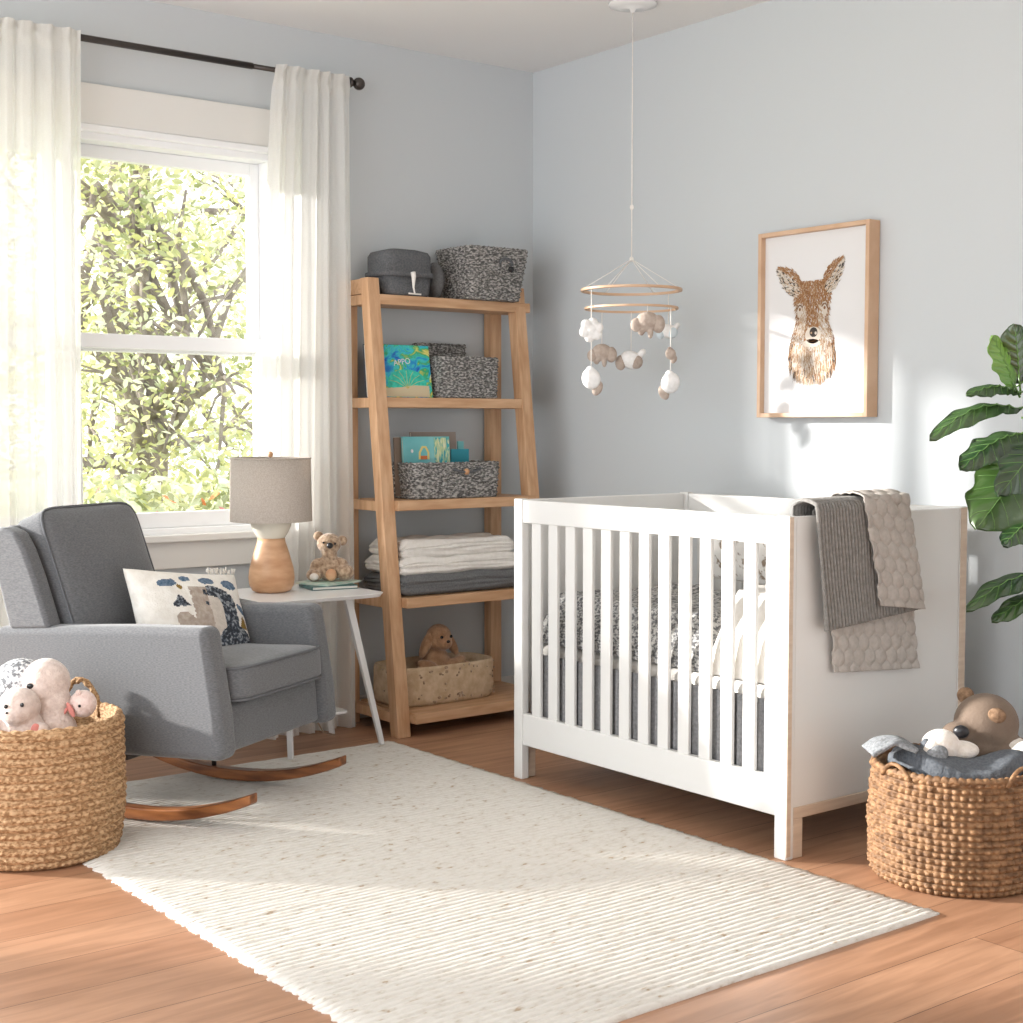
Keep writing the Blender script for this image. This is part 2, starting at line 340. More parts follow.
# ---------------------------------------------------------------- rug
def build_rug():
    x0, x1, y0, y1 = -2.31, -.885, -2.635, -.30
    ribs = 112; per = 6; ny = ribs*per; nx = 56
    bm = bmesh.new()
    def f(u, v):
        y = y0+(y1-y0)*v; k = v*ribs; ph = k % 1
        x = x0+(x1-x0)*u
        if u == 0: x -= .008*random.random() + .004*sin(int(k)*2.1)
        if u == 1: x += .008*random.random() + .004*sin(int(k)*1.7)
        yy = y + .0022*nz(x, y, 0, 6)
        h = .0045+.0075*abs(sin(pi*ph))**.6*(.85+.3*nz(x*14, int(k)*3.1, 2))
        if v in (0, 1) or u in (0, 1): h = .003
        return (x, yy, h)
    grid(bm, nx, ny, f)
    b = bmesh.new(); b.free()
    # skirt to the floor
    ed = [e for e in bm.edges if e.is_boundary]
    r = bmesh.ops.extrude_edge_only(bm, edges=ed)
    for v in r['geom']:
        if isinstance(v, bmesh.types.BMVert): v.co.z = 0.0
    return tag(obj('area_rug', bm, M['rug']), 'ivory ribbed wool area rug with tan flecks on the wooden floor', 'rug')
build_rug()
RZ = .010

# ---------------------------------------------------------------- curtains
def curtain(x0, x1, x0b, x1b, zt, zb, y, folds, label, seed, xf):
    root = thing('curtain', label, 'curtain', (0, 0, 0))
    bm = bmesh.new(); amp = .022
    def f(u, v):
        z = zb+(zt-zb)*v
        g = 1-v
        a, b = xf(g, x0, x1, x0b, x1b)
        uu = u+.018*sin(6.3*u*2+seed+g*1.5)
        x = a+(b-a)*uu
        am = amp*(.55+.7*g)*(1-.8*math.exp(-((v-.985)/.012)**2))
        yy = y+am*sin(2*pi*folds*u+seed+.5*sin(g*3+u*9))+.35*am*sin(2*pi*folds*2.3*u+2*seed+g)
        return (x, yy, z)
    grid(bm, 150, 60, f)
    obj('fabric', bm, M['curtain'], root)
    bm = bmesh.new()
    def fh(u, v):
        p = f(u, .968+.032*v); return (p[0], y+(p[1]-y)*1.1-.002, p[2])
    grid(bm, 110, 4, fh)
    obj('rod_pocket_hem', bm, M['curtain'], root)
    return root
def xr(g, a, b, c, d):
    s = min(1, g*1.25)
    return a+(c-a)*(s**.5)*1.0, b+(d-b)*g
ROD_Z, ROD_Y = 2.405, .035
curtain(-1.155, -.855, -1.24, -.845, ROD_Z+.018, .004, ROD_Y-.020, 5, 'sheer white curtain panel hanging right of the window beside the ladder shelf', 1.3, xr)
curtain(-2.42, -1.875, -2.46, -1.895, ROD_Z+.018, .004, ROD_Y-.020, 9, 'sheer white curtain panel hanging left of the window behind the armchair', 2.9, xr)
rodt = thing('curtain_rod', 'dark bronze curtain rod mounted over the window', 'curtain rod', (0, 0, 0))
obj('rod_tube', tubebm([(-2.6, ROD_Y, ROD_Z), (-1.24, ROD_Y, ROD_Z)], .0115, 16), M['rod'], rodt)
obj('rod_inner_tube', tubebm([(-1.26, ROD_Y, ROD_Z), (-.83, ROD_Y, ROD_Z)], .009, 16), M['rod'], rodt)
bm = bmesh.new(); bmesh.ops.create_uvsphere(bm, u_segments=24, v_segments=16, radius=.023, matrix=Matrix.Translation((-.80, ROD_Y, ROD_Z)))
tube(bm, [(-.84, ROD_Y, ROD_Z), (-.835, ROD_Y, ROD_Z), (-.83, ROD_Y, ROD_Z), (-.815, ROD_Y, ROD_Z)], [.019, .019, .012, .012], 20)
obj('finial', bm, M['rod'], rodt)
for x in (-.875, -2.3):
    bm = bmesh.new(); box(bm, (x-.012, YB-.008, ROD_Z-.035), (x+.012, YB, ROD_Z+.03)); tube(bm, [(x, YB-.005, ROD_Z-.012), (x, ROD_Y, ROD_Z-.016)], .005)
    tube(bm, [(x, ROD_Y+.016*cos(a), ROD_Z+.016*sin(a)) for a in [radians(q) for q in range(180, 361, 20)]], .004)
    obj('bracket', bm, M['rod'], rodt)

# ---------------------------------------------------------------- crib
CX0, CX1, CY0, CY1, CT = -.855, -.09, -2.135, -.975, .905
crib = thing('crib', 'white slatted baby crib standing against the right wall', 'crib', (0, 0, 0))
def cb(name, lo, hi, m='white', bev=.004, parent=crib): return obj(name, boxbm(lo, hi), M[m], parent, bevel=bev)
pw = .042
for y0 in (CY0, CY1-pw):
    cb('post', (CX0, y0, .0), (CX0+.03, y0+pw, CT))
cb('top_rail', (CX0+.003, CY0+pw, .828), (CX0+.027, CY1-pw, CT-.003))
cb('bottom_rail', (CX0+.003, CY0+pw, .112), (CX0+.027, CY1-pw, .215))
ns = 12; y0, y1 = -2.052, -1.018; sw = .044; sg = (y1-y0-ns*sw)/(ns+1)
slat_ys = [y1-sg*(k+1)-sw*(k+.5) for k in range(ns)]
for a, b in ((CY0+pw, y0), (y1, CY1-pw)): cb('stile', (CX0+.004, a, .213), (CX0+.026, b, .830), bev=.002)
for yc in slat_ys: cb('slat', (CX0+.008, yc-sw/2, .212), (CX0+.021, yc+sw/2, .831), bev=.003)
# back side
for y0_ in (CY0, CY1-pw): cb('post', (CX1-.03, y0_, 0), (CX1, y0_+pw, CT))
cb('back_top_rail', (CX1-.027, CY0+pw, .828), (CX1-.003, CY1-pw, CT-.003))
cb('back_bottom_rail', (CX1-.027, CY0+pw, .112), (CX1-.003, CY1-pw, .215))
for a, b in ((CY0+pw, y0), (y1, CY1-pw)): cb('stile', (CX1-.026, a, .213), (CX1-.004, b, .830), bev=.002)
for yc in slat_ys: cb('slat', (CX1-.021, yc-sw/2, .212), (CX1-.008, yc+sw/2, .831), bev=.003)
# end panels
for a, b in ((CY0+.003, CY0+.026), (CY1-.026, CY1-.003)):
    cb('end_panel', (CX0+.03, a, .135), (CX1-.03, b, CT-.003))
for a, b in ((CY0+.001, CY0+.030), (CY1-.030, CY1-.001)):
    cb('end_skirt', (CX0+.03, a, .105), (CX1-.03, b, .137), 'edge')
for x0_, x1_ in ((CX0+.03, CX0+.068), (CX1-.068, CX1-.03)):
    for a, b in ((CY0+.001, CY0+.03), (CY1-.03, CY1-.001)):
        cb('leg', (x0_, a, 0), (x1_, b, .107), 'edge')
cb('edge_strip', (CX1-.029, CY0-.0015, .107), (CX1-.001, CY0+.001, CT-.003), 'edge', .0005)
cb('edge_strip', (CX0+.001, CY0-.0015, .01), (CX0+.017, CY0+.001, CT-.003), 'edge', .0005)
obj('mattress_support', boxbm((CX0+.05, CY0+.032, .30), (CX1-.035, CY1-.032, .32)), M['white'], crib, bevel=.003)
# mattress
bm = boxbm((CX0+.048, CY0+.035, .321), (CX1-.04, CY1-.035, .445))
tag(obj('mattress', bm, M['cream'], bevel=.03, seg=5), 'white crib mattress under the grey spotted blanket', 'mattress')
# bed skirt with pleats hanging inside
bm = bmesh.new()
def sk(u, v):
    y = CY0+.06+(CY1-CY0-.12)*u; return (CX0+.034+.005*sin(u*2*pi*42), y, .14+(.41-.14)*v)
grid(bm, 420, 3, sk)
M['skirt'] = mat('grey_pleated_cotton', (.20, .20, .205), .95, (.27, .27, .275), 120, bump=.4, bscale=260)
o = solid(tag(obj('crib_skirt', bm, M['skirt']), 'pleated grey crib skirt behind the lower slats', 'bedding'), .003)
# patterned blanket over mattress (knit, dark/light)
M['blkpattern'] = speckle('black_white_knit', (.13, .13, .135), (.58, .57, .55), (.32, .32, .32), 95, (1, 1, 1.6), bump=.8, p=(.40, .5, .58))
M['sheetpattern'] = mat('spotted_sheet', (.30, .23, .17), .9, (.84, .82, .79), 38, lo=.34, hi=.42)
def mound(name, x0, x1, y0, y1, zb, zt, rag, m, label, cat, seed):
    bm = bmesh.new()
    def f(u, v):
        x = x0+(x1-x0)*u; y = y0+(y1-y0)*v
        e = min(u, 1-u)*(x1-x0)/rag; g = min(v, 1-v)*(y1-y0)/rag
        k = min(1, max(0, min(e, 1)))**.5*min(1, max(0, g))**.5
        return (x, y, zb+(zt-zb)*k+.018*k*nz(x, y, seed, 9))
    V = grid(bm, 44, 56, f)
    return tag(obj(name, bm, m), label, cat)
mound('knit_blanket', CX0+.036, CX1-.10, -1.80, CY1-.05, .449, .60, .06, M['blkpattern'], 'black and white knit blanket heaped on the mattress inside the crib', 'blanket', 1)
mound('cream_quilt', CX0+.036, CX1-.12, CY0+.036, -1.79, .449, .685, .07, M['cream'], 'puffy cream quilt inside the crib at the end nearest the wicker basket', 'quilt', 4)
# patterned cushion leaning at back
def pillow_mesh(w, h, t, nu=40, nv=40, pinch=.10, matf=None):
    bm = bmesh.new()
    def side(s):
        def f(u, v):
            a, b = 2*u-1, 2*v-1
            k = max(0, (1-a**2))**.42*max(0, (1-b**2))**.42
            x = a*w/2*(1-pinch*(1-abs(b)**2)*(abs(a)**4)) ; y = b*h/2*(1-pinch*(1-abs(a)**2)*(abs(b)**4))
            return (x, s*t/2*k+.004*s*k*nz(a, b, s, 3), y)
        return f
    grid(bm, nu, nv, side(-1), matf=matf); grid(bm, nu, nv, side(1))
    bmesh.ops.remove_doubles(bm, verts=bm.verts, dist=1e-5)
    return bm
o = obj('cushion', pillow_mesh(.62, .22, .09), M['sheetpattern'])
o.location = (-.42, -1.62, .755); o.rotation_euler = (radians(-8), 0, radians(78))
tag(o, 'white cushion with brown speckles leaning at the back inside the crib', 'cushion')

# ---------------------------------------------------------------- throws on crib end
def drape(name, xa0, xa1, xb0, xb1, zb_l, zb_r, inside, off, m, label, hf, nu, nv, mess=.006, seed=0, top=None):
    yo, yi = CY0-.006-off, CY0+.030+off; zt = CT+.006+off
    bm = bmesh.new()
    def f(u, v):
        zb = zb_l+(zb_r-zb_l)*u
        Lo = zt-zb; Lt = yi-yo; L = Lo+Lt+inside; s = v*L
        if s < Lo:
            z = zb+s; y = yo; n_ = Vector((0, -1, 0)); w = 1-s/Lo
        elif s < Lo+Lt:
            q = (s-Lo)/Lt; y = yo+Lt*q; z = zt+.010*sin(pi*q); n_ = Vector((0, 0, 1)); w = 0
            if q < .3: n_ = Vector((0, -1, 1)).normalized()
        else: z = zt-(s-Lo-Lt); y = yi; n_ = Vector((0, 1, 0)); w = 0
        a = xa0+(xb0-xa0)*w; b = xa1+(xb1-xa1)*w
        x = a+(b-a)*u
        e = hf(u*(b-a), s)
        wob = mess*(nz(u*3, s*4, seed)+.6)*(.4+w)
        p = Vector((x, y, z))+n_*(e+abs(wob))
        p.x += .006*nz(u*2, s*7, seed+5)
        return p
    grid(bm, nu, nv, f)
    o = obj(name, bm, m); solid(o, .004); return tag(o, label, 'blanket')
def hexpuff(x, s, c=.045):
    best = 9
    r = s/(c*.866); ri = int(math.floor(r))
    for rr in (ri-1, ri, ri+1, ri+2):
        ox = (c/2 if rr % 2 else 0)
        ci = round((x-ox)/c)
        for cc in (ci-1, ci, ci+1):
            jx = .14*c*nz(cc*3.1, rr*1.7, .5); d = math.hypot(x-(cc*c+ox+jx), s-rr*c*.866)
            best = min(best, d)
    return .0075*(1-(best/(c*.58))**3) if best < c*.58 else 0
quilt = drape('quilted_throw', -.72, -.40, -.690, -.325, .484, .458, .22, .000, M['throwquilt'], 'taupe honeycomb quilted throw draped over the crib end, lowest layer', hexpuff, 150, 230, .004, 3)
rib = drape('ribbed_throw', -.785, -.44, -.745, -.335, .600, .630, .2, .017, M['throwrib'], 'grey ribbed throw draped over the crib end between the quilted layers', lambda x, s: .009*abs(sin((x+.002*sin(s*9))*pi/.0125))**.8, 380, 60, .005, 8)
fold = drape('quilted_throw', -.610, -.425, -.545, -.350, .655, .630, .15, .034, M['throwquilt'], 'taupe honeycomb quilted throw lying folded over the grey ribbed throw', hexpuff, 110, 200, .005, 11)

# ---------------------------------------------------------------- ladder shelf
sh = thing('ladder_shelf', 'pine ladder shelf with five shelves standing in the corner', 'shelf', (0, 0, 0))
def fy(z): return -.265+(.21/1.68)*z   # front face of the leaning legs
lt = .052; lw = .056
tops = [1.625, 1.243, .862, .507, .088]
for xl in (-.835, -.150):
    bm = bmesh.new()
    z0, z1 = 0, 1.685
    b = [(xl+ (0.0), fy(z0), z0), (xl+lw, fy(z0), z0), (xl+lw, fy(z0)+lt, z0), (xl, fy(z0)+lt, z0)]
    t = [(xl+.01, fy(z1), z1), (xl+lw+.005, fy(z1), z1), (xl+lw+.005, fy(z1)+lt, z1), (xl+.01, fy(z1)+lt, z1)]
    hexa(bm, b, t); obj('leg', bm, M['pine'], sh, bevel=.003)
    obj('leg', boxbm((xl+.0, .088, 0), (xl+lw, .134, 1.685)), M['pine'], sh, bevel=.003)
    for z in tops:
        a = fy(z)+lt; h = .045
        zz = z-.037
        obj('side_rail', boxbm((xl+.008, a-.01, zz-.002), (xl+lw-.01, .09, zz+.035)), M['pine'], sh, bevel=.002)
for xl in (-.835, -.150):
    obj('top_side_rail', boxbm((xl+.012, fy(1.66)+lt-.01, 1.626), (xl+lw-.012, .09, 1.682)), M['pineh'], sh, bevel=.002)
for i, z in enumerate(tops):
    ext = (.004, .0, .03, .04, .045)[i]
    x0_, x1_ = -.795, -.062
    bm = bmesh.new(); y0s = fy(z)-ext+.002
    xa = -.778
    hexa(bm, [(xa, y0s, z-.038), (-.13 if i else -.065, y0s, z-.038), (-.13 if i else -.065, .085, z-.038), (xa, .085, z-.038)],
         [(xa, y0s, z), (-.13 if i else -.065, y0s, z), (-.13 if i else -.065, .085, z), (xa, .085, z)])
    obj('shelf_board', bm, M['pineh'], sh, bevel=.003)

# ---------------------------------------------------------------- grey wicker baskets
def rect_basket(name, cx, cy, z, wx, wy, h, flare, label, rz=0, handle=True, m='greywicker', rag=.002):
    root = thing(name, label, 'basket', (cx, cy, z), rz)
    bm = bmesh.new(); rows = max(8, int(h/.011)); per = 4; N = 200
    def outline(a, k):
        s = 1+flare*k; hx, hy = wx/2*s, wy/2*s
        c, d = cos(a), sin(a); p = 13
        r = (abs(c/hx)**p+abs(d/hy)**p)**(-1/p)
        return r*c, r*d, r
    prof = []
    nz_ = rows*per
    for j in range(nz_+1): prof.append((j/nz_, 0))
    rings = []
    for j in range(nz_+1):
        k = j/nz_; ring = []
        row = int(k*rows); ph = (k*rows) % 1
        for i in range(N):
            a = 2*pi*i/N
            x, y, r = outline(a, k)
            st = sin(i*pi/3+(row % 2)*pi)
            d = .0035*abs(sin(pi*ph))+.0025*st*sin(pi*ph)
            n_ = Vector((x, y, 0)).normalized()
            zz = h*k + (.004*nz(x*9, y*9, 3) if k == 1 else 0)
            ring.append(bm.verts.new(Vector((x, y, zz))+n_*d))
        rings.append(ring)
    inner = []
    for k in (1.0, .05):
        ring = []
        for i in range(N):
            x, y, r = outline(2*pi*i/N, k); ring.append(bm.verts.new((x*(1-.012/r), y*(1-.012/r), h*k+(.003 if k == 1 else 0))))
        rings.append(ring)
    for a, b in zip(rings, rings[1:]):
        for i in range(N): bm.faces.new([a[i], a[(i+1) % N], b[(i+1) % N], b[i]])
    bm.faces.new(rings[0][::-1]); bm.faces.new(rings[-1])
    obj('woven_body', bm, M[m], root)
    bm = bmesh.new(); pts = []
    for i in range(0, N, 2):
        x, y, r = outline(2*pi*i/N, 1); pts.append((x*(1-.003/r), y*(1-.003/r), h+.001+.002*sin(i*1.3)))
    tube(bm, pts, .006, 8, True); obj('rim', bm, M[m], root)
    return root
b1 = rect_basket('rope_basket', -.262, -.005, 1.626, .235, .195, .195, .24, 'large grey rope basket with flared rim on the top shelf', 0)
bm = tubebm([(.03+.03*cos(a), -.118, .138+.022*sin(a)) for a in [radians(q) for q in range(-10, 200, 15)]], .006, 8); obj('handle', bm, M['darkgrey'], b1)
obj('handle_knot', ellbm(((.055, -.118, .12), (.014, .008, .012))), M['black'], b1)
b2 = rect_basket('rope_basket', -.385, -.015, 1.244, .262, .17, .152, .04, 'small grey rope basket at the front of the second shelf')
b3 = rect_basket('rope_basket', -.39, .107, 1.244, .22, .05, .21, .02, 'tall narrow grey rope basket behind the small one on the second shelf')
b4 = rect_basket('rope_basket', -.49, -.055, .863, .385, .21, .13, .05, 'wide dark grey rope basket of picture books on the third shelf')
obj('wooden_bead', ellbm(((.03, -.118, .10), (.012, .01, .012))), M['lampwood'], b4)
obj('handle', tubebm([(-.03, -.112, .112), (0, -.118, .10), (.03, -.12, .098), (.06, -.118, .10), (.10, -.112, .112)], .005, 8), M['darkgrey'], b4)

# grey felt hat box on the top shelf
hb = thing('felt_box', 'charcoal felt box with a lid and a pale tag on the top shelf', 'box', (-.635, .02, 1.626))
bm = bmesh.new()
def sqr(r, z, a, j): return r*(abs(cos(a))**4.5+abs(sin(a)*1.25)**4.5)**(-1/4.5)
lathe(bm, [(.095, 0), (.102, .01), (.106, .075)], 64, fn=sqr); obj('box_body', bm, M['darkgrey'], hb)
bm = bmesh.new(); lathe(bm, [(.107, .070), (.117, .072), (.117, .088), (.108, .092), (.108, .15), (.098, .166), (.06, .176), (.002, .177)], 64, fn=sqr); obj('box_lid', bm, M['darkgrey'], hb)
bm = bmesh.new()
tube(bm, [(-.005, -.102, .085), (-.005, -.106, .07), (-.004, -.103, .03), (-.003, -.110, .004)], [.010, .009, .004, .003], 10)
tube(bm, [(-.035, -.118, .004), (-.003, -.112, .004), (.02, -.118, .003)], .003, 8); obj('tag', bm, M['cream'], hb, label='pale wooden tag hanging from the lid')
# soft felt pouch between box and basket
bm = ellbm(((-.463, .035, 1.626+.072), (.035, .05, .072))); tag(obj('felt_pouch', bm, M['blanketgrey']), 'dark taupe felt pouch squeezed between felt box and rope basket', 'pouch')

# ---------------------------------------------------------------- picture books
def bk_mat(name, stops, scale, dist, stretch=(1, 1, 1)):
    m = bpy.data.materials.new(name); m.use_nodes = True
    t = m.node_tree; n = t.nodes; l = t.links; b = n['Principled BSDF']; b.inputs['Roughness'].default_value = .35
    tc = n.new('ShaderNodeTexCoord'); mp = n.new('ShaderNodeMapping'); mp.inputs['Scale'].default_value = stretch
    no = n.new('ShaderNodeTexNoise'); no.inputs['Scale'].default_value = scale; no.inputs['Distortion'].default_value = dist; no.inputs['Detail'].default_value = 3
    r = n.new('ShaderNodeValToRGB')
    while len(r.color_ramp.elements) < len(stops): r.color_ramp.elements.new(.5)
    for e, (p, c) in zip(r.color_ramp.elements, stops): e.position = p; e.color = (*c, 1)
    l.new(tc.outputs['Object'], mp.inputs[0]); l.new(mp.outputs[0], no.inputs[0]); l.new(no.outputs[0], r.inputs[0]); l.new(r.outputs[0], b.inputs['Base Color'])
    return m
M['cover1'] = bk_mat('sea_cover', [(.28, (.01, .08, .45)), (.40, (.01, .28, .60)), (.48, (.05, .55, .55)), (.55, (.03, .38, .14)), (.62, (.65, .60, .12)), (.75, (.85, .85, .70))], 14, 2.2)
M['cover2'] = bk_mat('teal_cover', [(.30, (.06, .32, .36)), (.50, (.16, .48, .50)), (.68, (.30, .60, .58))], 5, .6)
M['cover2b'] = bk_mat('striped_cover', [(.30, (.02, .12, .30)), (.45, (.03, .40, .42)), (.55, (.55, .62, .30)), (.7, (.75, .75, .55))], 30, 1.5, (3, 1, .6))
M['sand'] = mat('sand_page', (.62, .52, .34), .5); M['green'] = mat('sea_green', (.02, .42, .30), .5, (.05, .62, .48), 60)
M['navy'] = mat('navy_cover', (.015, .04, .09), .4); M['brownpaper'] = mat('kraft_board', (.23, .17, .13), .7); M['kraft2'] = mat('kraft_board_grey', (.27, .22, .19), .7)
M['tealflat'] = mat('teal_card', (.02, .25, .32), .5); M['pages'] = mat('page_edges', (.75, .72, .65), .8)
M['orange'] = mat('orange_ink', (.60, .16, .05), .6); M['yellow'] = mat('yellow_ink', (.75, .60, .20), .6)
def book(x0, x1, y, z, h, t, lean, cover, label, group=None, rz=0):
    """board book standing upright: origin at its foot, cover faces -y"""
    w = x1-x0
    r = thing('board_book', label, 'book', ((x0+x1)/2, y, z), rz, group); r.rotation_euler = (radians(lean), 0, rz)
    obj('cover', boxbm((-w/2, 0, 0), (w/2, .0025, h)), cover, r, bevel=.0008)
    obj('pages', boxbm((-w/2+.003, .0025, .003), (w/2-.003, t-.0025, h-.003)), M['pages'], r, smooth=False)
    obj('back_cover', boxbm((-w/2, t-.0025, 0), (w/2, t, h)), cover, r, bevel=.0008)
    return r
bkA = book(-.762, -.538, -.063, 1.244, .200, .022, -9, M['cover1'], 'colourful sea picture book in blue and green leaning on the second shelf')
bm = bmesh.new()
for (cx_, cz_, rx_, rz_, mi) in [(0.0, .055, .088, .052, 0)]:
    vs = [bm.verts.new((cx_+rx_*cos(a), -.0008, cz_+rz_*max(-.35, sin(a)))) for a in [2*pi*k/40 for k in range(40)]]; bm.faces.new(vs)
obj('fish_shape', bm, M['green'], bkA, smooth=False)
bm = bmesh.new(); vs = [bm.verts.new(p) for p in [(-.098, -.0012, .002), (.098, -.0012, .002), (.098, -.0012, .045), (.03, -.0012, .046), (-.03, -.0012, .038), (-.098, -.0012, .034)]]; bm.faces.new(vs)
obj('sand_band', bm, M['sand'], bkA, smooth=False)
bm = bmesh.new()
for s in range(7):
    a = radians(25+s*22); tube(bm, [(0, -.0015, .034), (.05*cos(a), -.0015, .04+.045*sin(a)), (.085*cos(a), -.0015, .04+.062*sin(a))], .0007, 5)
obj('fish_lines', bm, M['yellow'], bkA)
def letters(txt, size, loc, rot, m, parent, name='lettering'):
    cu = bpy.data.curves.new(name, 'FONT'); cu.body = txt; cu.size = size; cu.extrude = .0003; cu.align_x = 'CENTER'
    dg = bpy.context.evaluated_depsgraph_get(); tmp = bpy.data.objects.new('tmp', cu); COL.objects.link(tmp)
    bpy.context.view_layer.update()
    me = bpy.data.meshes.new_from_object(tmp.evaluated_get(bpy.context.evaluated_depsgraph_get())); bpy.data.objects.remove(tmp)
    me.materials.clear(); me.materials.append(m); o = bpy.data.objects.new(name, me); COL.objects.link(o); o.parent = parent; o.location = loc; o.rotation_euler = rot
    return o
letters('APPO', .031, (-.015, -.0016, .125), (pi/2, radians(-8), 0), M['paper'], bkA)
book(-.768, -.55, .03, 1.244, .205, .02, -6, M['navy'], 'dark navy book standing behind the colourful sea picture book')
bkB = book(-.680, -.465, -.085, .872, .225, .012, -5, M['cover2'], 'teal picture book with an arch drawing in the dark rope basket')
bm = bmesh.new()
def strip(bm, pts, w):
    vs = []
    L, R = [], []
    for i, (x, z) in enumerate(pts):
        a = Vector(pts[max(0, i-1)]); b = Vector(pts[min(len(pts)-1, i+1)]); d = (b-a).normalized(); nrm = Vector((-d.y, d.x))*w/2
        L.append(bm.verts.new((x+nrm.x, -.001, z+nrm.y))); R.append(bm.verts.new((x-nrm.x, -.001, z-nrm.y)))
    for i in range(len(pts)-1): bm.faces.new([L[i], L[i+1], R[i+1], R[i]])
strip(bm, [(-.035, .138), (-.033, .165), (-.02, .185), (-.005, .185), (.006, .165), (.006, .138)], .009); obj('arch_drawing', bm, M['yellow'], bkB, smooth=False)
bm = bmesh.new(); box(bm, (-.03, -.0012, .138), (-.0, -.0002, .152)); obj('red_block', bm, M['orange'], bkB, smooth=False)
bm = ellbm(((-.068, -.001, .170), (.006, .001, .007)), u=16, v=8); obj('sun_dot', bm, M['paper'], bkB)
bm = bmesh.new(); box(bm, (.035, -.0012, .10), (.104, -.0002, .22)); obj('striped_panel', bm, M['cover2b'], bkB, smooth=False)
book(-.705, -.60, -.062, .872, .222, .008, -4, M['brownpaper'], 'brown board book peeking out left of the teal picture book')
book(-.61, -.40, -.035, .872, .242, .012, -4, M['kraft2'], 'tall kraft brown book at the back of the dark rope basket')
book(-.45, -.365, -.058, .872, .175, .006, 0, M['tealflat'], 'small dark teal card book at the right inside the dark rope basket', rz=0)
book(-.385, -.355, -.020, .872, .205, .006, -3, M['cover2'], 'thin teal card sticking up right inside the dark rope basket')

# ---------------------------------------------------------------- folded blankets
def folded(x0, x1, y0, y1, z, h, m, label, seed, folds=2):
    bm = bmesh.new(); N = 30
    hx, hy = (x1-x0)/2, (y1-y0)/2; cx_, cy_ = (x0+x1)/2, (y0+y1)/2
    bmesh.ops.create_cube(bm, size=2); bmesh.ops.subdivide_edges(bm, edges=bm.edges[:], cuts=24, use_grid_fill=True)
    for v in bm.verts:
        p = v.co; q = 9
        r = (abs(p.x)**q+abs(p.y)**q)**(-1/q) if max(abs(p.x), abs(p.y)) > .01 else 1
        ax = abs(p.x); ay = abs(p.y)
        rz_ = sqrt(max(0, 1-(max(ax-.90, 0)/.10)**2*.75)) * sqrt(max(0, 1-(max(ay-.88, 0)/.12)**2*.75))
        zz = h/2+p.z*h/2*rz_ if p.z > 0 else h/2+p.z*h/2*(.3+.7*rz_)
        n_ = nz(p.x, p.y, seed, 2.2)
        if p.z > .2: zz += .012*n_*rz_
        groove = 0
        if ax > .97: groove = .006*abs(sin(p.z*pi*folds/2*1.0+.3))
        v.co = Vector((cx_+p.x*(hx+.008*nz(p.y, p.z, seed, 2)+groove), cy_+p.y*(hy+.010*nz(p.x, p.z, seed+3, 2)), z+zz))
    return tag(obj('folded_blanket', bm, m), label, 'blanket')
folded(-.772, -.215, -.215, .06, .510, .075, M['blanketgrey'], 'folded dark grey blanket at the bottom of the stack', 1, 3)
folded(-.772, -.225, -.205, .05, .583, .066, M['cream'], 'folded cream blanket in the middle of the stack', 2)
folded(-.760, -.250, -.195, .04, .644, .066, M['cream'], 'folded cream blanket on top of the stack', 5)

# ---------------------------------------------------------------- felt bin and bunny on the lowest shelf
fb = thing('felt_bin', 'tan spotted felt bin on the lowest shelf', 'bin', (-.545, -.075, .090))
bm = bmesh.new()
def fbf(r, z, a, j):
    return r*(abs(cos(a)/1.0)**4+abs(sin(a)*1.95)**4)**(-1/4)*(1+.012*nz(cos(a)*3, sin(a)*3, z*22))
lathe(bm, [(.222, 0), (.232, .015), (.237, .05), (.236, .10), (.237, .135), (.233, .147), (.224, .145), (.220, .12), (.215, .02)], 96, fn=fbf)
obj('bin_body', bm, M['felt_tan'], fb)
bm = bmesh.new(); rng = random.Random(3)
for k in range(60):
    a = rng.uniform(pi, 2*pi); z = rng.choice([rng.uniform(.01, .035), rng.uniform(.10, .142), rng.uniform(.02, .14)]); r = fbf(.239, z, a, 0)
    s = rng.uniform(.003, .008)
    ell(bm, (r*cos(a), r*sin(a), z), (s, .0025, s*.8), E3(0, 0, a+pi/2), u=8, v=6)
tag(obj('felt_spots', bm, M['plushtan'], fb), kind='stuff')

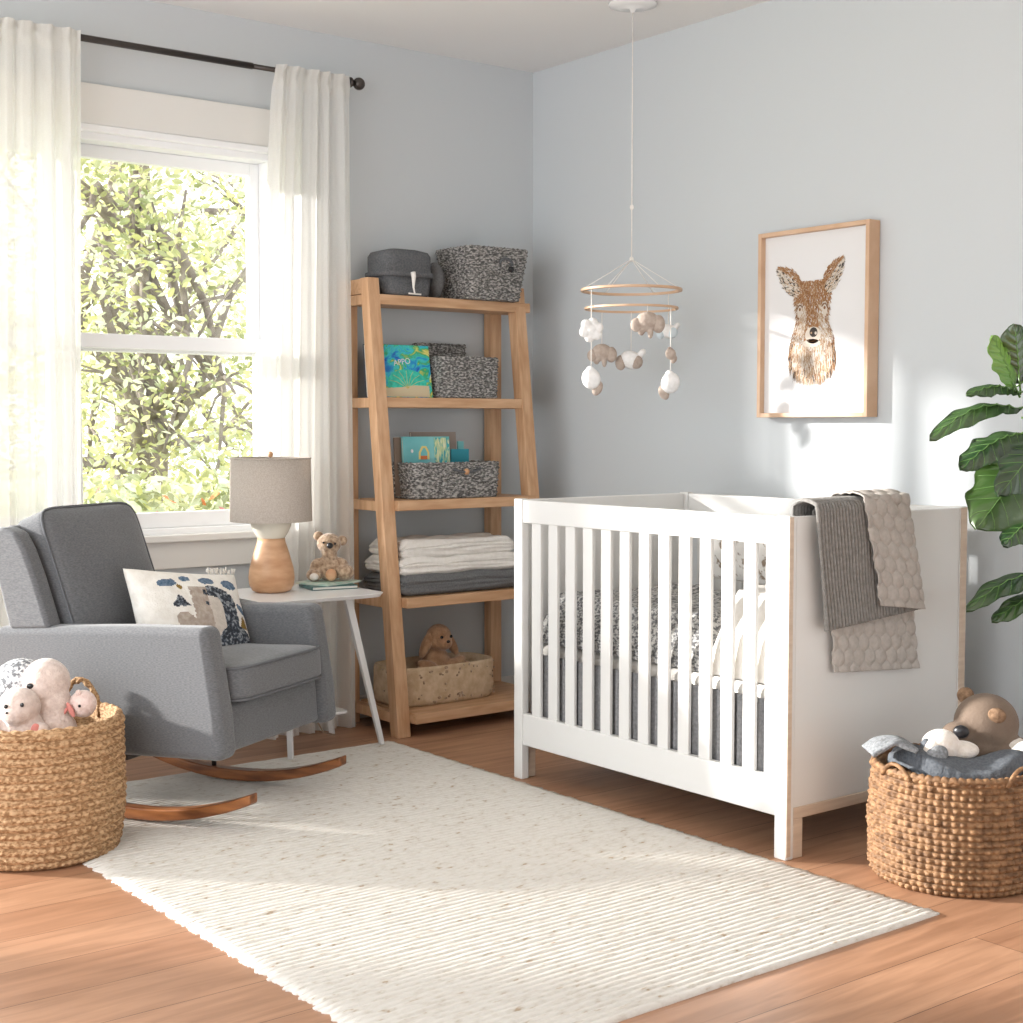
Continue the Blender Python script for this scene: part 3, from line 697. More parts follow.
def plush(name, label, loc, rz, parts, scale=1.0, vox=.0045, lap=5, rx=0, ry=0):
    """parts: (name, [(centre, radii, rot)], material, remesh?)"""
    root = thing(name, label, 'stuffed toy', loc, rz); root.rotation_euler = (rx, ry, rz)
    root.scale = (scale,)*3
    for nm, es, m, rm in parts:
        bm = bmesh.new()
        for e in es: ell(bm, e[0], e[1], e[2] if len(e) > 2 else None, u=20, v=14)
        obj(nm, bm, m, root, remesh=vox if rm else 0, lap=lap)
    return root
plush('plush_bunny', 'brown floppy-eared plush rabbit sitting in the tan felt bin', (-.52, -.06, .165), 0, [
    ('body', [((0, .01, .05), (.062, .05, .07)), ((0, -.005, .115), (.03, .03, .03)), ((0, -.01, .155), (.052, .05, .055)), ((0, -.045, .14), (.035, .03, .028)),
              ((-.06, -.03, .05), (.055, .028, .024), E3(0, radians(25), 0)), ((.06, -.03, .05), (.055, .028, .024), E3(0, radians(-25), 0)),
              ((-.105, -.04, .03), (.042, .030, .024)), ((.105, -.02, .035), (.045, .030, .024)), ((-.03, -.055, .02), (.03, .03, .025)), ((.035, -.055, .02), (.03, .03, .025))], M['bunny'], True),
    ('ear', [((-.058, -.01, .135), (.019, .022, .058), E3(0, radians(28), 0))], M['bunny'], False),
    ('ear', [((.060, -.005, .13), (.019, .022, .060), E3(0, radians(-32), 0))], M['bunny'], False),
    ('eye', [((-.022, -.062, .165), (.006, .005, .006))], M['black'], False),
    ('eye', [((.022, -.062, .165), (.006, .005, .006))], M['black'], False),
    ('nose', [((0, -.075, .148), (.008, .005, .006))], M['noseblack'], False)])

# ---------------------------------------------------------------- armchair
ARM_P = Vector((-1.940, -1.075, 0)); FWD_A = radians(-60.7)
ch = thing('rocking_armchair', 'grey upholstered rocking armchair on curved wooden rockers by the window', 'armchair', ARM_P, FWD_A)
CH_DROP = -.016
def prism(bm, pts, y0, y1, shear=0):
    a = [bm.verts.new((x, y0, z)) for x, z in pts]; b = [bm.verts.new((x, y1, z)) for x, z in pts]; k = len(pts)
    bm.faces.new(a[::-1]); bm.faces.new(b)
    for i in range(k): bm.faces.new([a[i], a[(i+1) % k], b[(i+1) % k], b[i]])
def pz(z): return 1.14-(1.14-z)*.971     # heights measured at a slightly different distance
arm = [(.0, .235), (-.010, .36), (-.052, .602), (-.30, .594), (-.60, .578), (-.79, .566), (-.80, .50), (-.74, .26), (-.66, .215)]
for a, b in ((0, .088), (.557, .645)):
    bm = bmesh.new(); prism(bm, arm, a, b); obj('arm', bm, M['grey'], ch, bevel=.026, seg=5)
# front panel, seat deck
bm = bmesh.new(); prism(bm, [(-.022, .245), (-.032, .378), (-.60, .36), (-.60, .222)], .085, .560); obj('seat_base', bm, M['grey'], ch, bevel=.014, seg=4)
# seat cushion with crown
def cushion(bm, c, hx, hy, hz, cr, axis_rot, q=10, n=22, seam=True):
    b2 = bmesh.new(); bmesh.ops.create_cube(b2, size=2); bmesh.ops.subdivide_edges(b2, edges=b2.edges[:], cuts=n, use_grid_fill=True)
    for v in b2.verts:
        p = v.co.copy()
        m_ = max(abs(p.x), abs(p.y), abs(p.z)); L = (abs(p.x)**q+abs(p.y)**q+abs(p.z)**q)**(1/q); p = p*(m_/L)
        crown = cr*(1-min(1, abs(p.x))**2)*(1-min(1, abs(p.y))**2)
        v.co = Vector((p.x*hx, p.y*hy, p.z*hz+(crown if p.z > 0 else 0)*p.z+.003*nz(p.x, p.y, p.z, 2)))
    mt = Matrix.Translation(c) @ axis_rot
    me = bpy.data.meshes.new('t'); b2.transform(mt); b2.to_mesh(me); b2.free(); bm.from_mesh(me); bpy.data.meshes.remove(me)
def seam(hx, hy, hz, mt, q=10, r=.004):
    pts = []
    for k in range(96):
        a = 2*pi*k/96; L = (abs(cos(a))**q+abs(sin(a))**q)**(-1/q)
        pts.append(mt @ Vector((cos(a)*L*hx*.995, sin(a)*L*hy*.995, hz)))
    return tubebm(pts, r, 6, True)
mt = Matrix.Translation((-.275, .322, .420)) @ E3(0, radians(-3.2), 0)
bm = bmesh.new(); cushion(bm, (-.275, .322, .420), .285, .236, .052, .016, E3(0, radians(-3.2), 0)); sc = obj('seat_cushion', bm, M['grey'], ch)
obj('piping', seam(.285, .236, -.045, mt), M['piping'], sc)
obj('piping', seam(.285, .236, .045, mt), M['piping'], sc)
# back cushion: leaning
lean = radians(-20.5)
bc = Vector((-.66, .305, .675))
rotb = E3(0, radians(90)+lean, 0)   # local z -> forward
bm = bmesh.new(); cushion(bm, bc, .232, .222, .062, .035, E3(0, radians(90)-radians(20.5), 0)); bcu = obj('back_cushion', bm, M['grey'], ch)
obj('piping', seam(.232, .222, .053, Matrix.Translation(bc) @ E3(0, radians(90)-radians(20.5), 0)), M['piping'], bcu)
# back shell with wings
bm = bmesh.new(); prism(bm, [(-.60, .40), (-.735, .80), (-.76, .86), (-.78, .86), (-.80, .835), (-.69, .30)], .055, .525); obj('back_panel', bm, M['grey'], ch, bevel=.02, seg=4)
for a, b, bk_ in ((.004, .066, .0), (.52, .575, .06)):
    bm = bmesh.new(); prism(bm, [(x-bk_*(i < 4), z-bk_*.9*(i in (2, 3, 4, 5))) for i, (x, z) in enumerate([(-.585, .57), (-.640, .72), (-.675, .80), (-.705, .845), (-.755, .862), (-.800, .842), (-.775, .70), (-.735, .56)])], a, b); obj('wing', bm, M['grey'], ch, bevel=.015, seg=4)
# rockers
def rocker(yc):
    bm = bmesh.new(); pts_b, pts_t = [], []
    x0_, x1_ = -.92, .055; cxr = -.34; R = 1.0
    n = 26
    for k in range(n+1):
        x = x0_+(x1_-x0_)*k/n; zb = RZ+.004+R-sqrt(R*R-(x-cxr)**2)
        th = .036-.008*abs((x-cxr)/.5)
        pts_b.append((x, zb)); pts_t.append((x, zb+th))
    prism(bm, pts_b+pts_t[::-1], yc-.021, yc+.021); return bm
for yc in (.072, .572):
    r = obj('rocker', rocker(yc), M['walnut'], ch, bevel=.006, seg=3)
for yc in (.072, .572):
    for xp, zt in ((-.42, .22), (-.66, .21)):
        bm = tubebm([(xp, yc, .045+RZ+ (xp+.34)**2/2.3), (xp, yc, zt+.03)], .008, 12); obj('post', bm, M['rod'], ch)
obj('stretcher', boxbm((-.62, .085, .19), (-.38, .56, .225)), M['rod'], ch, bevel=.004)

for c_ in ch.children:
    if c_.name.split('.')[0] not in ('rocker',): c_.location.z += CH_DROP
# throw pillow with pattern
M['pil_w'] = mat('ivory_tufted', (.76, .72, .66), .95, (.84, .81, .76), 40, bump=.7, bscale=160)
M['pil_n'] = speckle('navy_tuft', (.02, .025, .035), (.30, .32, .34), (.06, .075, .10), 95, bump=.9, p=(.42, .52, .62))
M['pil_b'] = mat('blue_tuft', (.05, .10, .17), .95, (.16, .22, .30), 110, bump=.8, bscale=200)
M['pil_t'] = mat('taupe_tuft', (.36, .29, .24), .95, (.48, .41, .35), 60, bump=.9, bscale=160)
M['pil_o'] = mat('ochre_tuft', (.24, .15, .035), .95); M['pil_p'] = mat('pale_beige_tuft', (.56, .50, .44), .95, (.64, .58, .52), 60, bump=.7, bscale=160)
def pmat(u, v):
    e = .012*nz(u*30, v*30, 1); u += e; v += e*.7
    def el(cx_, cy_, rx_, ry_, r=0):
        dx, dy = u-cx_, v-cy_; c, s = cos(r), sin(r); return ((dx*c+dy*s)/rx_)**2+((-dx*s+dy*c)/ry_)**2 < 1
    if el(.26, .80, .085, .045, .15) or el(.43, .86, .05, .035) or el(.62, .84, .075, .045, .1) or el(.84, .82, .075, .055, -.2): return 2
    if el(.93, .55, .09, .035, -.7) or el(.97, .66, .05, .02, -1.2): return 2
    if .26 < u < .42 and .55+.0 < v < .55+.12*(1-abs(u-.33)/.08): return 1
    if el(.56, .585, .014, .022): return 1
    if el(.56, .70, .016, .03, .3): return 1
    if .43 < u < .58 and .30 < v < .76: return 3
    if el(.64, .62, .20, .16) and u > .58 and not el(.60, .50, .13, .17): return 1
    if .70 < u < .84 and v < .60: return 1
    if u > .60 and el(.80, .18, .20, .2): return 1
    if .58 <= u < .72 and .2 < v < .66: return 5
    if .86 < u < .97 and .36 < v < .36+.13*(1-abs(u-.90)/.06): return 4
    if el(.36, .38, .08, .12, .5): return 3
    if el(.36, .76, .025, .03): return 4
    return 0
bm = pillow_mesh(.41, .33, .13, 110, 96, .08, pmat)
tp_ = thing('throw_pillow', 'ivory throw pillow with tufted navy and taupe shapes on the armchair', 'pillow', (0, 0, 0))
o = obj('pillow_cover', bm, [M['pil_w'], M['pil_n'], M['pil_b'], M['pil_t'], M['pil_o'], M['pil_p']], tp_)
pr = random.Random(5); bm = bmesh.new()
for k in range(46):
    a = pr.uniform(0, 1); z = .165-.0+pr.uniform(-.004, .006); x = .10+.10*a
    tube(bm, [(x, -.006, z-.004), (x+pr.uniform(-.006, .006), -.010+pr.uniform(-.008, .012), z+.010)], .0022, 5)
obj('fringe', bm, M['pil_w'], tp_)
tp_.location = ARM_P+Vector((cos(FWD_A)*-.37-sin(FWD_A)*.39, sin(FWD_A)*-.37+cos(FWD_A)*.39, .545))
tp_.rotation_euler = (radians(-30), radians(7), FWD_A+radians(90-20))

# ---------------------------------------------------------------- left jute basket
JB = Vector((-2.362, -.84, 0)); JR = .216; JH = .358
jb = thing('jute_basket', 'round braided jute basket of plush toys on the floor at the left', 'basket', JB)
bm = bmesh.new(); rows = 17; prof = []
for k in range(rows*6+1):
    z = JH*k/(rows*6); ph = (k/6) % 1
    base = JR*(.93+.07*min(1, z/.12)) - .012*max(0, 1-z/.03)**2
    prof.append((base, z))
def jf(r, z, a, j):
    ph = (j/6) % 1; row = j//6
    return r+.0095*abs(sin(pi*ph))**.6+.0032*sin(a*75+row*1.9+(4 if row % 2 else -4)*ph)*sin(pi*ph)+.003*nz(cos(a)*4, sin(a)*4, z*20)
lathe(bm, prof+[(JR-.014, JH-.002), (JR-.018, .05), (.001, .045)], 300, fn=lambda r, z, a, j: jf(r, z, a, j) if j <= rows*6 else r, cap1=False)
obj('woven_body', bm, M['jute'], jb)
bm = tubebm([((JR-.003)*cos(a), (JR-.003)*sin(a), JH+.001+.002*sin(a*40)) for a in [2*pi*k/160 for k in range(160)]], .0095, 8, True); obj('rim', bm, M['jute'], jb)
for base in (radians(36),):
    pts = []
    for k in range(15):
        t = k/14; a = base+radians(-20+40*t); z = JH-.03+.098*sin(pi*t)**.7
        pts.append(((JR-.008)*cos(a), (JR-.008)*sin(a), z))
    bm = bmesh.new()
    for s in (0, 1):
        tube(bm, [(p[0]+.005*cos(i*1.4+s*pi), p[1]+.005*sin(i*1.4+s*pi), p[2]+.004*sin(i*1.4+s*pi)) for i, p in enumerate(pts)], .0062, 8)
    obj('handle', bm, M['jute'], jb)

# toys in it: x axis of each toy is screen right
SR = -YAW   # rotation so local +x = picture right, local +y = away from camera
whale = plush('plush_walrus', 'big pale pink plush with a grey knitted back in the jute basket', (JB.x+.025, JB.y-.01, .355), SR, [
    ('head', [((.005, -.02, .115), (.070, .065, .070)), ((-.005, -.045, .095), (.055, .05, .045)), ((.020, -.03, .04), (.062, .055, .09)), ((.03, -.04, -.03), (.07, .06, .07))], M['plushpink'], True),
    ('knitted_back', [((-.080, .03, .078), (.095, .080, .100), E3(0, radians(-25), 0)), ((-.15, .04, .0), (.08, .07, .09))], M['knitgrey'], True),
    ('eye', [((-.021, -.089, .114), (.0105, .005, .0085))], M['black'], False)], scale=.9)
plush('plush_seal', 'small pale pink plush seal with two eyes at the left of the jute basket', (JB.x-.068, JB.y-.062, .322), SR-.0, [
    ('body', [((0, 0, .085), (.055, .050, .052)), ((0, -.02, .072), (.040, .040, .032)), ((.005, .01, .02), (.060, .050, .055)), ((-.055, -.01, .03), (.02, .022, .03)), ((.062, -.02, .02), (.025, .02, .028))], M['plushpink'], True),
    ('eye', [((-.018, -.048, .094), (.0055, .004, .0055))], M['black'], False),
    ('eye', [((.023, -.046, .098), (.005, .004, .0055))], M['black'], False),
    ('nose', [((-.012, -.060, .080), (.004, .003, .003))], M['black'], False),
    ('flipper', [((.052, -.03, .025), (.014, .010, .022))], M['pinkfelt'], False)])
plush('plush_piglet', 'little rose plush toy with a pink ribbon at the right of the jute basket', (JB.x+.085, JB.y-.07, .345), SR, [
    ('body', [((.018, -.01, .055), (.036, .034, .037)), ((-.025, 0, .045), (.035, .03, .028), E3(0, radians(35), 0)), ((-.045, -.02, .012), (.028, .02, .04), E3(0, radians(40), 0))], M['plushpeach'], True),
    ('ear', [((.012, -.03, .088), (.008, .006, .008))], M['plushpeach'], False),
    ('ribbon', [((-.005, -.045, .045), (.007, .004, .022), E3(0, radians(-25), 0)), ((-.03, -.042, .03), (.006, .004, .028), E3(0, radians(40), 0))], M['pinkfelt'], False),
    ('eye', [((.018, -.044, .055), (.004, .003, .004))], M['black'], False)])

# ---------------------------------------------------------------- side table, lamp, books, koala
TZ = .565
tb = thing('side_table', 'white side table with splayed legs between armchair and ladder shelf', 'table', (0, 0, 0))
bm = bmesh.new()
def rrect(x0, x1, y0, y1, r, z):
    out = []
    for cx_, cy_, a0 in ((x1-r, y1-r, 0), (x0+r, y1-r, 90), (x0+r, y0+r, 180), (x1-r, y0+r, 270)):
        for k in range(7): a = radians(a0+15*k); out.append((cx_+r*cos(a), cy_+r*sin(a), z))
    return out
TXA, TXB, TYA, TYB = -1.48, -1.0, -.47, -.035
hexa(bm, rrect(TXA+.012, TXB-.012, TYA+.012, TYB-.012, .05, TZ-.014), rrect(TXA, TXB, TYA, TYB, .06, TZ)); obj('table_top', bm, M['tablew'], tb, bevel=.002)
for (tx, ty), (fx, fy_) in (((-1.09, -.33), (-.953, -.338)), ((-1.36, -.38), (-1.325, -.35)), ((-1.09, -.12), (-.98, -.04)), ((-1.38, -.12), (-1.45, -.05))):
    zf = RZ+.001 if fx > -2.3 and fy_ < -.3 and fx < -.885 else 0
    bm = bmesh.new(); d = Vector((fx-tx, fy_-ty, 0)).normalized(); n_ = Vector((-d.y, d.x, 0))
    def q(c, z, a, b): return [tuple(Vector((c[0], c[1], z))+d*sx*a+n_*sy*b) for sx, sy in ((-1, -1), (1, -1), (1, 1), (-1, 1))]
    hexa(bm, q((fx, fy_), zf, .008, .009), q((tx, ty), TZ-.012, .014, .011)); obj('leg', bm, M['tablew'], tb, bevel=.002)
bm = bmesh.new(); hexa(bm, rrect(-1.36, -1.035, -.255, -.10, .02, .118), rrect(-1.36, -1.035, -.255, -.10, .02, .128)); obj('lower_shelf', bm, M['tablew'], tb, bevel=.002)
LP = Vector((-1.306, -.192, TZ))
lamp = thing('table_lamp', 'table lamp with turned wood base and beige linen drum shade', 'lamp', LP)
bm = bmesh.new(); lathe(bm, [(.052, 0), (.066, .006), (.076, .025), (.079, .05), (.076, .08), (.068, .11), (.058, .145), (.049, .172), (.047, .186)], 56); obj('lamp_base', bm, M['lampwood'], lamp)
bm = bmesh.new(); lathe(bm, [(.045, .186), (.048, .189), (.058, .205), (.068, .228), (.072, .246), (.070, .256)], 48); obj('lamp_neck', bm, M['ceramic'], lamp)
bm = bmesh.new(); lathe(bm, [(.141, .245), (.137, .462), (.1345, .462), (.1385, .245), (.141, .245)], 72, cap0=False, cap1=False); shd = obj('lamp_shade', bm, M['shade'], lamp)
obj('shade_ring', tubebm([(.137*cos(a), .137*sin(a), .461) for a in [2*pi*k/60 for k in range(60)]], .003, 6, True), M['shade'], shd)
bm = bmesh.new(); tube(bm, [(0, 0, .25), (0, 0, .46)], .004); 
for k in range(3): a = 2*pi*k/3; tube(bm, [(0, 0, .455), (.135*cos(a), .135*sin(a), .458)], .002, 6)
obj('shade_spider', bm, M['rod'], lamp)
obj('finial', ellbm(((0, 0, .474), (.009, .009, .011))), M['lampwood'], lamp)
pts = [(.06, .0, .004), (.10, .10, .004), (.12, .145, -.01), (.12, .15, -.10), (.125, .145, -.25), (.16, .14, -.40), (.24, .15, -.47), (.27, .12, -.545), (.31, .10, -.558)]
obj('power_cord', tubebm(pts, .0028, 6), M['cord'], lamp)
# books flat on table
def flat_book(cx_, cy_, z, w, d, t, rz, cover, label):
    r = thing('picture_book', label, 'book', (cx_, cy_, z), rz)
    obj('pages', boxbm((-w/2+.003, -d/2+.003, .002), (w/2-.003, d/2-.003, t-.002)), M['pages'], r, smooth=False)
    bm = bmesh.new(); box(bm, (-w/2, -d/2, 0), (w/2, d/2, .002)); box(bm, (-w/2, -d/2, t-.002), (w/2, d/2, t)); box(bm, (-w/2, -d/2, .002), (-w/2+.003, d/2, t-.002))
    obj('cover', bm, cover, r, smooth=False); return r
M['bk_teal'] = mat('dark_teal_cover', (.01, .10, .10), .35); M['bk_mint'] = mat('mint_cover', (.36, .58, .48), .4, (.66, .70, .60), 25)
flat_book(-1.085, -.20, TZ+.001, .17, .15, .012, radians(-12), M['bk_teal'], 'dark teal book lying flat under the mint one on the side table')
flat_book(-1.07, -.175, TZ+.0135, .18, .15, .007, radians(18), M['bk_mint'], 'mint green book lying flat under the koala on the side table')
plush('plush_koala', 'curly tan plush koala with black nose sitting on books on the side table', (-1.06, -.165, TZ+.021), SR+radians(5), [
    ('body', [((0, .01, .045), (.046, .042, .05)), ((.0, -.005, .095), (.028, .028, .028)), ((-.052, -.02, .022), (.030, .032, .024)), ((.055, -.01, .03), (.034, .032, .030)), ((-.045, -.01, .055), (.022, .022, .030), E3(0, radians(35), 0)), ((.045, .0, .055), (.022, .022, .030), E3(0, radians(-35), 0)), ((.0, .0, .132), (.044, .040, .038))], M['plushtan'], True),
    ('ear', [((-.038, .005, .158), (.018, .012, .018))], M['plushtan'], False),
    ('ear', [((.046, .005, .142), (.018, .012, .018))], M['plushtan'], False),
    ('nose', [((.004, -.042, .128), (.0115, .010, .011))], M['noseblack'], False),
    ('eye', [((-.018, -.036, .138), (.004, .003, .004))], M['black'], False),
    ('eye', [((.022, -.036, .134), (.004, .003, .004))], M['black'], False),
    ('paw_pad', [((.008, -.052, .025), (.020, .014, .022))], M['lampwood'], False),
    ('paw_pad', [((-.052, -.045, .018), (.016, .012, .014))], M['plushcream'], False)], vox=.004, lap=3)
# adapter on floor
tag(obj('power_adapter', ellbm(((-.955, .06, .03), (.035, .03, .03))), M['tablew'], bevel=0), 'small white power adapter on the floor behind the side table', 'adapter')

# ---------------------------------------------------------------- picture
pf = thing('framed_print', 'framed deer print in light wood hanging on the right wall', 'picture', (0, 0, 0))
PY0, PY1, PZ0_, PZ1_ = -1.645, -1.168, 1.166, 1.797; fx0 = .062
bm = bmesh.new(); r = .015
for lo, hi in [((fx0, PY0, PZ0_), (XR-.002, PY0+r, PZ1_)), ((fx0, PY1-r, PZ0_), (XR-.002, PY1, PZ1_)), ((fx0, PY0+r, PZ0_), (XR-.002, PY1-r, PZ0_+r)), ((fx0, PY0+r, PZ1_-r), (XR-.002, PY1-r, PZ1_))]: box(bm, lo, hi)
obj('frame', bm, M['framew'], pf, bevel=.0015)
px_ = fx0+.022
pp = obj('print', boxbm((px_, PY0+r, PZ0_+r), (px_+.004, PY1-r, PZ1_-r)), M['paper'], pf, smooth=False)
def deer():
    """brush-stroke drawing of a deer head, in a unit box: u right, v up"""
    rng = random.Random(11); bm = bmesh.new()
    W, H = PY1-PY0, PZ1_-PZ0_
    def P(u, v, k): return (px_-.0004-.00003*k, PY1-W*u, PZ0_+H*v)
    def stroke(u, v, a, L, w, mi, k):
        dx, dy = cos(a)*L, sin(a)*L; nx, ny = -sin(a)*w, cos(a)*w
        asp = H/W
        v0 = bm.verts.new(P(u-nx, v-ny/asp, k)); v1 = bm.verts.new(P(u+nx, v+ny/asp, k)); v2 = bm.verts.new(P(u+dx, v+dy/asp, k))
        f = bm.faces.new([v0, v1, v2]); f.material_index = mi
    # measured outline: half width of head/neck by height
    prof = [(.725, .10), (.70, .155), (.65, .165), (.58, .155), (.52, .14), (.47, .165), (.42, .195), (.36, .21), (.30, .215), (.26, .20), (.225, .15), (.20, .08)]
    def hw(v):
        if v > prof[0][0] or v < prof[-1][0]: return 0
        for (a, b), (c, d) in zip(prof, prof[1:]):
            if c <= v <= a: return d+(b-d)*(v-c)/(a-c)
        return 0
    cu = .475
    k = 0
    for i in range(5200):
        v = rng.uniform(.20, .73); w = hw(v)
        if w <= 0: continue
        s = rng.uniform(-1, 1); u = cu+s*w
        k = i*.004
        if v > .40:
            face = abs(s)
            if v > .60: mi = rng.choice([0, 4, 4, 1])
            elif face < .38: mi = rng.choice([4, 0, 4, 1])
            elif face < .8: mi = rng.choice([2, 1, 1, 2])
            else: mi = rng.choice([0, 1, 2])
            a = -pi/2+s*.6+rng.uniform(-.3, .3); stroke(u, v, a, rng.uniform(.015, .035), .004, mi, k)
        else:
            mi = rng.choice([1, 2, 2, 1, 0, 3] if v < .26 else [1, 2, 2, 2, 1, 0])
            if abs(s) > .85: mi = rng.choice([3, 0, 1])
            a = -pi/2+s*.15+rng.uniform(-.15, .15); stroke(u, v, a, rng.uniform(.03, .075), .0028, mi, k)
    # ears
    for sgn in (-1, 1):
        b = Vector((cu+sgn*.11, .675)); t = Vector((cu-.315, .795)) if sgn < 0 else Vector((cu+.265, .815))
        for i in range(700):
            q = rng.random(); ax = b+(t-b)*q; wd = .066*sin(pi*min(1, q*.72+.22))
            s = rng.uniform(-1, 1); d = (t-b).normalized(); nrm = Vector((-d.y, d.x))
            p = ax+nrm*s*wd; out = s*sgn
            up = s if sgn < 0 else s
            inner = (nrm*s).y > .0
            mi = rng.choice([0, 4, 1]) if ((nrm*s).x*sgn < -.15) else rng.choice([2, 2, 1, 2, 3] if q < .75 else [2, 2, 3])
            stroke(p.x, p.y, math.atan2(d.y, d.x)+rng.uniform(-.4, .4), .03, .004, mi, 21+i*.002)
    def disc(u, v, ru, rv, mi, kk, n=24):
        f = bm.faces.new([bm.verts.new(P(u+ru*cos(2*pi*i/n), v+rv*sin(2*pi*i/n), kk)) for i in range(n)]); f.material_index = mi
    disc(cu+.01, .435, .072, .045, 2, 23); disc(cu+.015, .450, .036, .026, 3, 24); disc(cu+.035, .445, .010, .008, 2, 25); disc(cu-.005, .447, .008, .006, 1, 25)
    disc(cu-.0, .393, .08, .022, 2, 23)
    for i in range(14): stroke(cu-.045+.09*i/14, .412-.010*sin(pi*i/14), 0, .009, .0014, 0, 25+i*.05)
    for sg in (-1, 1):
        disc(cu+sg*.115, .57, .022, .040, 2, 23)
        for i in range(40):
            t = i/40; stroke(cu+sg*(.085+.055*t), .585+.022*sin(pi*t)-.02*t, rng.uniform(-.5, .5)+(pi if sg < 0 else 0), .014, .003, 0, 24)
        disc(cu+sg*.112, .575, .010, .009, 0, 25)
    return bm
obj('deer_drawing', deer(), [M['ink1'], M['ink2'], M['ink3'], M['ink4'], M['ink5']], pp, smooth=False)

# ---------------------------------------------------------------- mobile
MB = Vector((-.232, -.845, 0))
mo = thing('baby_mobile', 'baby mobile with wooden rings and felt charms hanging above the crib', 'mobile', (MB.x, MB.y, ZC))
def mz(z): return z-ZC
bm = bmesh.new(); lathe(bm, [(.085, -.001), (.083, -.008), (.05, -.016), (.012, -.019), (.007, -.03), (.001, -.032)], 48, cap1=False); obj('ceiling_plate', bm, M['tablew'], mo)
obj('cord', tubebm([(0, 0, -.03), (0, 0, mz(1.72))], .0022, 6), M['cream'], mo)
obj('knot', ellbm(((0, 0, mz(1.90)), (.007, .007, .010)), ((0, 0, mz(1.72)), (.008, .008, .009))), M['cream'], mo)
bm = bmesh.new()
def ring(bm, R, z, w, h, n=72, a0=0, a1=2*pi):
    prof_ = []
    lathe(bm, [(R-w, z-h), (R, z-h), (R, z+h), (R-w, z+h), (R-w, z-h)], n, cap0=False, cap1=False)
ring(bm, .178, mz(1.612), .013, .0045); obj('wooden_ring', bm, M['framew'], mo, bevel=.0015)
bm = bmesh.new(); ring(bm, .165, mz(1.548), .010, .004); obj('wooden_ring', bm, M['framew'], mo, bevel=.0015)
M['feltw'] = mat('white_felt', (.80, .79, .77), .95, (.88, .87, .86), 60, bump=.6, bscale=120); M['feltt'] = mat('tan_felt', (.40, .32, .27), .95, (.50, .42, .36), 60, bump=.6, bscale=120); M['feltb'] = mat('pale_blue_felt', (.60, .68, .72), .95)
FR = Vector((cos(YAW), -sin(YAW), 0)); FF = Vector((sin(YAW), cos(YAW), 0))
def mp_(sx, dp, z): return FR*sx+FF*dp+Vector((0, 0, mz(z)))
for ang in (20, 80, 140, 200, 260, 320):
    a = radians(ang); obj('string', tubebm([(0, 0, mz(1.72)), (.172*cos(a), .172*sin(a), mz(1.616))], .0013, 5), M['cream'], mo)
S_ = .00348
def charm(sx, dp, z, kind, m1, m2, flip=1, s=1.0):
    c = mp_(sx, dp, z)
    es1, es2 = [], []
    if kind == 'flower':
        for k in range(6): a = 2*pi*k/6+.3; es1.append(((.022*cos(a)*s, .006*sin(k*2), .022*sin(a)*s), (.016*s, .012*s, .016*s)))
        es1.append(((0, 0, 0), (.018*s, .016*s, .018*s)))
    elif kind == 'elephant':
        es1 = [((0, 0, .006), (.036*s, .024*s, .030*s)), ((-.018*s, 0, -.018*s), (.012*s, .012*s, .018*s)), ((.008*s, -.01, -.026*s), (.009*s, .009*s, .020*s))]
        es2 = [((.032*s*flip, -.004, -.002), (.020*s, .016*s, .027*s)), ((-.033*s*flip, -.008, -.005), (.018*s, .010*s, .021*s))]
    elif kind == 'bird':
        es1 = [((0, 0, 0), (.034*s, .022*s, .026*s), E3(0, radians(20*flip), 0)), ((.030*s*flip, 0, .018*s), (.018*s, .012*s, .010*s), E3(0, radians(-50*flip), 0))]
        es2 = [((-.030*s*flip, -.002, -.008*s), (.016*s, .014*s, .022*s)), ((.014*s*flip, -.010, -.006*s), (.020*s, .014*s, .020*s))]
    elif kind == 'shell':
        es1 = [((0, 0, 0), (.030*s, .020*s, .034*s), E3(0, radians(-15*flip), 0)), ((-.004, -.006, .026*s), (.014*s, .012*s, .014*s))]
        es2 = [((.020*s*flip, .008, -.030*s), (.016*s, .012*s, .024*s), E3(0, radians(25*flip), 0))]
    bm = bmesh.new()
    for e in es1: ell(bm, e[0], e[1], e[2] if len(e) > 2 else None, u=18, v=12)
    r = obj('felt_charm', bm, m1, mo, remesh=.0032, lap=2, loc=c, rot=(0, 0, -YAW))
    if es2:
        bm = bmesh.new()
        for e in es2: ell(bm, e[0], e[1], e[2] if len(e) > 2 else None, u=18, v=12)
        obj('felt_wing', bm, m2, r)
def strng(sx, dp, z0, z1): obj('string', tubebm([mp_(sx, dp, z0), mp_(sx, dp, z1)], .0016, 5), M['cream'], mo)
for sx, dp, zt, lst in [(-.145, -.09, 1.61, [(1.468, 'flower', 'feltw', 'feltw', 1, 1.15), (1.30, 'shell', 'feltw', 'feltt', 1, 1.1)]),
                        (-.095, .13, 1.545, [(1.395, 'elephant', 'feltt', 'feltt', 1, 1.05)]),
                        (.042, -.16, 1.545, [(1.485, 'elephant', 'feltt', 'feltt', 1, 1.15)]),
                        (.012, .15, 1.545, [(1.375, 'bird', 'feltw', 'feltt', 1, 1.25)]),
                        (.140, .09, 1.61, [(1.475, 'bird', 'feltw', 'feltb', 1, .95)]),
                        (.128, -.10, 1.545, [(1.385, 'shell', 'feltt', 'feltt', 1, .62), (1.285, 'shell', 'feltw', 'feltt', -1, 1.1)])]:
    strng(sx, dp, zt, min(l[0] for l in lst)+.02)
    for z, kd, a, b, fl, s in lst: charm(sx, dp, z, kd, M[a], M[b], fl, s)

